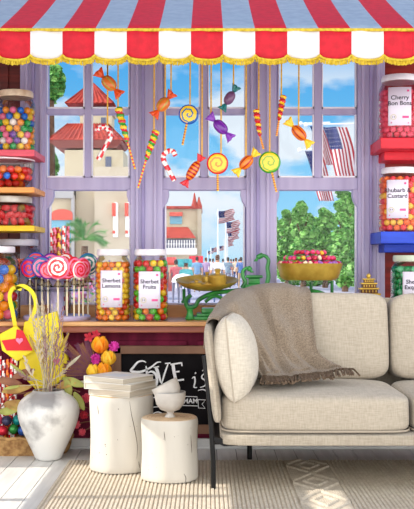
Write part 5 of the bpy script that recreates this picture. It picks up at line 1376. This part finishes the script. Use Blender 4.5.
# ------------------------------------------------------------------ LOG STUMPS, BOOKS, BOWLS
STP = mat('whitewashed_log', (208, 203, 194), .8, (188, 182, 172), 5, detail=6, stretch=(1, 1, .25), bump=.35, bscale=18); CUT = mat('cut_wood_face', (222, 198, 166), .7, (196, 166, 130), 14); CRK = mat('wood_crack', (110, 100, 92), .9)
def stump(px, Yc, r, h, lab, seed, cracks, knots):
    c = at(px, 0, Yc); c.z = .0125
    def wob(a, z): return 1 + .022 * sin(a * 3 + seed) + .012 * sin(a * 7 + seed * 2 + z * 4) + .012 * noise.noise(Vector((cos(a) * 3, sin(a) * 3, z * 6 + seed)))
    t = thing('log_stump', lab, 'stool', c)
    b = MB(); K = 18; prof = [(r * .97, 0), (r * 1.0, .008)] + [(r * (1.0 - .035 * sin(pi * k / K)), .01 + (h - .02) * k / K) for k in range(1, K)] + [(r * .985, h - .008), (r * .965, h)]
    b.lathe(prof, 72, c, wob=wob); b.build('trunk', STP, t, angle=60)
    b = MB(); b.lathe([(r * .955, h - .004), (r * .955, h + .0015), (.001, h + .0015)], 72, c, wob=wob)
    b.build('cut_face', CUT, t)
    b = MB()
    for k in range(1, 7):
        rr = r * .95 * k / 7.3; b.tube([c + Vector((rr * wob(a, h) * cos(a), rr * wob(a, h) * sin(a), h + .0016)) for a in [2 * pi * q / 48 for q in range(48)]], .0011, 4, closed=True)
    b.build('growth_rings', mat('growth_ring', (190, 160, 126), .8), t)
    b = MB()
    def sp(a, z, e=.0006): k_ = wob(a, z) * r * (1 - .035 * sin(pi * z / h)) + e; return c + Vector((k_ * cos(a), k_ * sin(a), z))
    for cr_ in cracks:
        b = MB(); pts = smoothpath([Vector((a, z, 0)) for a, z in cr_], 5); n_ = len(pts); b.tube([sp(R(p.x), p.y) for p in pts], [.0004 + .0014 * sin(pi * i / (n_ - 1)) for i in range(n_)], 5); b.build('crack', CRK, t)
    for (a, z, s_) in knots: MB().ell(sp(R(a), z, -.0005), s_, s_ * .5, s_ * 1.3, 8, 5).build('knot', CRK, t)
    return c
random.seed(31)
C1 = stump(121, 4.52, .146, .335, 'taller whitewashed log stump carrying the stack of books', 1.0, [[(-70, .32), (-66, .26), (-60, .2), (-54, .12), (-56, .06)], [(-52, .05), (-50, .02)], [(-130, .3), (-128, .26)]], [(random.uniform(-150, -40), random.uniform(.03, .3), random.uniform(.0012, .003)) for _ in range(16)])
C2 = stump(170, 4.31, .124, .262, 'shorter whitewashed log stump carrying the two white bowls', 4.0, [[(-60, .04), (-56, .02), (-58, 0.0)], [(-100, .22), (-98, .18)], [(-42, .2), (-38, .12)]], [(random.uniform(-150, -40), random.uniform(.03, .23), random.uniform(.001, .002)) for _ in range(12)])
PAGE = mat('book_pages', (206, 197, 182), .8, (176, 166, 150), 200, stretch=(.02, .02, 1)); COV = mat('white_book_cover', (226, 224, 218), .5)
z = C1.z + .337
for k, (w_, d_, h_, rot, dx, dy, lab, cc) in enumerate(((.225, .225, .030, -30, .012, -.01, 'bottom white hardback of the stack on the taller stump', (214, 208, 198)), (.245, .235, .030, -26, .000, -.012, 'middle white hardback in the stack on the taller stump', (220, 215, 206)), (.235, .215, .027, -36, -.006, -.03, 'top white book of the stack on the taller stump, turned at an angle', (224, 222, 216)))):
    c = Vector((C1.x + dx, C1.y + dy, z)); M4 = Matrix.Translation(c) @ Matrix.Rotation(R(rot), 4, 'Z')
    t = thing('hardback_book', lab, 'book', c, 'books stacked on the taller stump')
    cm = mat('book_cover_%d' % k, cc, .5, tuple(q - 8 for q in cc), 10)
    b = MB(); b.box(-w_ / 2, w_ / 2, -d_ / 2, d_ / 2, 0, .003, 0, M4); b.box(-w_ / 2, w_ / 2, -d_ / 2, d_ / 2, h_ - .003, h_, 0, M4); b.box(-w_ / 2, -w_ / 2 + .003, -d_ / 2, d_ / 2, 0, h_, 0, M4); b.build('cover', cm, t, smooth=False, bevel=.001)
    b = MB(); b.box(-w_ / 2 + .003, w_ / 2 - .004, -d_ / 2 + .004, d_ / 2 - .004, .003, h_ - .003, 0, M4); b.build('page_block', PAGE, t, smooth=False)
    if k == 2:
        b = MB(); b.box(-.06, .05, -.05, .04, h_, h_ + .0006, 0, M4); b.build('cover_print', mat('pale_blue_print', (206, 214, 222), .6), t, smooth=False)
    z += h_ + .0004
BWL = mat('white_stoneware', (208, 203, 196), .45, (188, 182, 176), 14, bump=.12, bscale=40); RIMG = mat('grey_glaze_rim', (168, 166, 164), .4)
c = Vector((C2.x, C2.y - .005, C2.z + .2645))
bp = [(a_ * 1.06, b_ * 1.10) for a_, b_ in [(.001, 0), (.022, 0), (.021, .004), (.012, .014), (.014, .02), (.040, .030), (.056, .050), (.063, .076), (.064, .098), (.061, .099), (.059, .076), (.052, .054), (.036, .036), (.001, .030)]]
t = thing('footed_bowl', 'white stoneware footed bowl standing on the shorter stump', 'bowl', c)
MB().lathe(bp, 40, c).build('bowl_body', BWL, t); b = MB(); b.tube([c + Vector((.0662 * cos(a), .0662 * sin(a), .1083)) for a in [2 * pi * q / 48 for q in range(48)]], .0022, 6, closed=True); b.build('rim', RIMG, t)
Mt = Matrix.Rotation(R(-27), 3, 'Y') @ Matrix.Rotation(R(-3), 3, 'X')
c2 = c + Vector((.010, 0, .072))
t = thing('round_bowl', 'tilted white stoneware bowl nested in the footed bowl', 'bowl', c2)
bp2 = [(.001, 0), (.026, 0), (.044, .012), (.056, .034), (.060, .058), (.0605, .078), (.0580, .079), (.057, .058), (.052, .036), (.040, .016), (.001, .006)]
MB().lathe(bp2, 40, c2, M=Mt).build('bowl_body', BWL, t); b = MB(); b.tube([c2 + Mt @ Vector((.0592 * cos(a), .0592 * sin(a), .079)) for a in [2 * pi * q / 48 for q in range(48)]], .0016, 6, closed=True); b.build('rim', BWL, t)

# tidy: helper properties, unused prototypes
for o in list(bpy.data.objects):
    for k in ('used', 'tone', 'R'):
        if k == 'used' and o.get('tone') and not o.get('used'):
            bpy.data.objects.remove(o); break
        if k in o.keys() and k != 'used': del o[k]
for o in bpy.data.objects:
    if 'used' in o.keys(): del o['used']
    if o.parent and 'category' in o.keys(): del o['category']
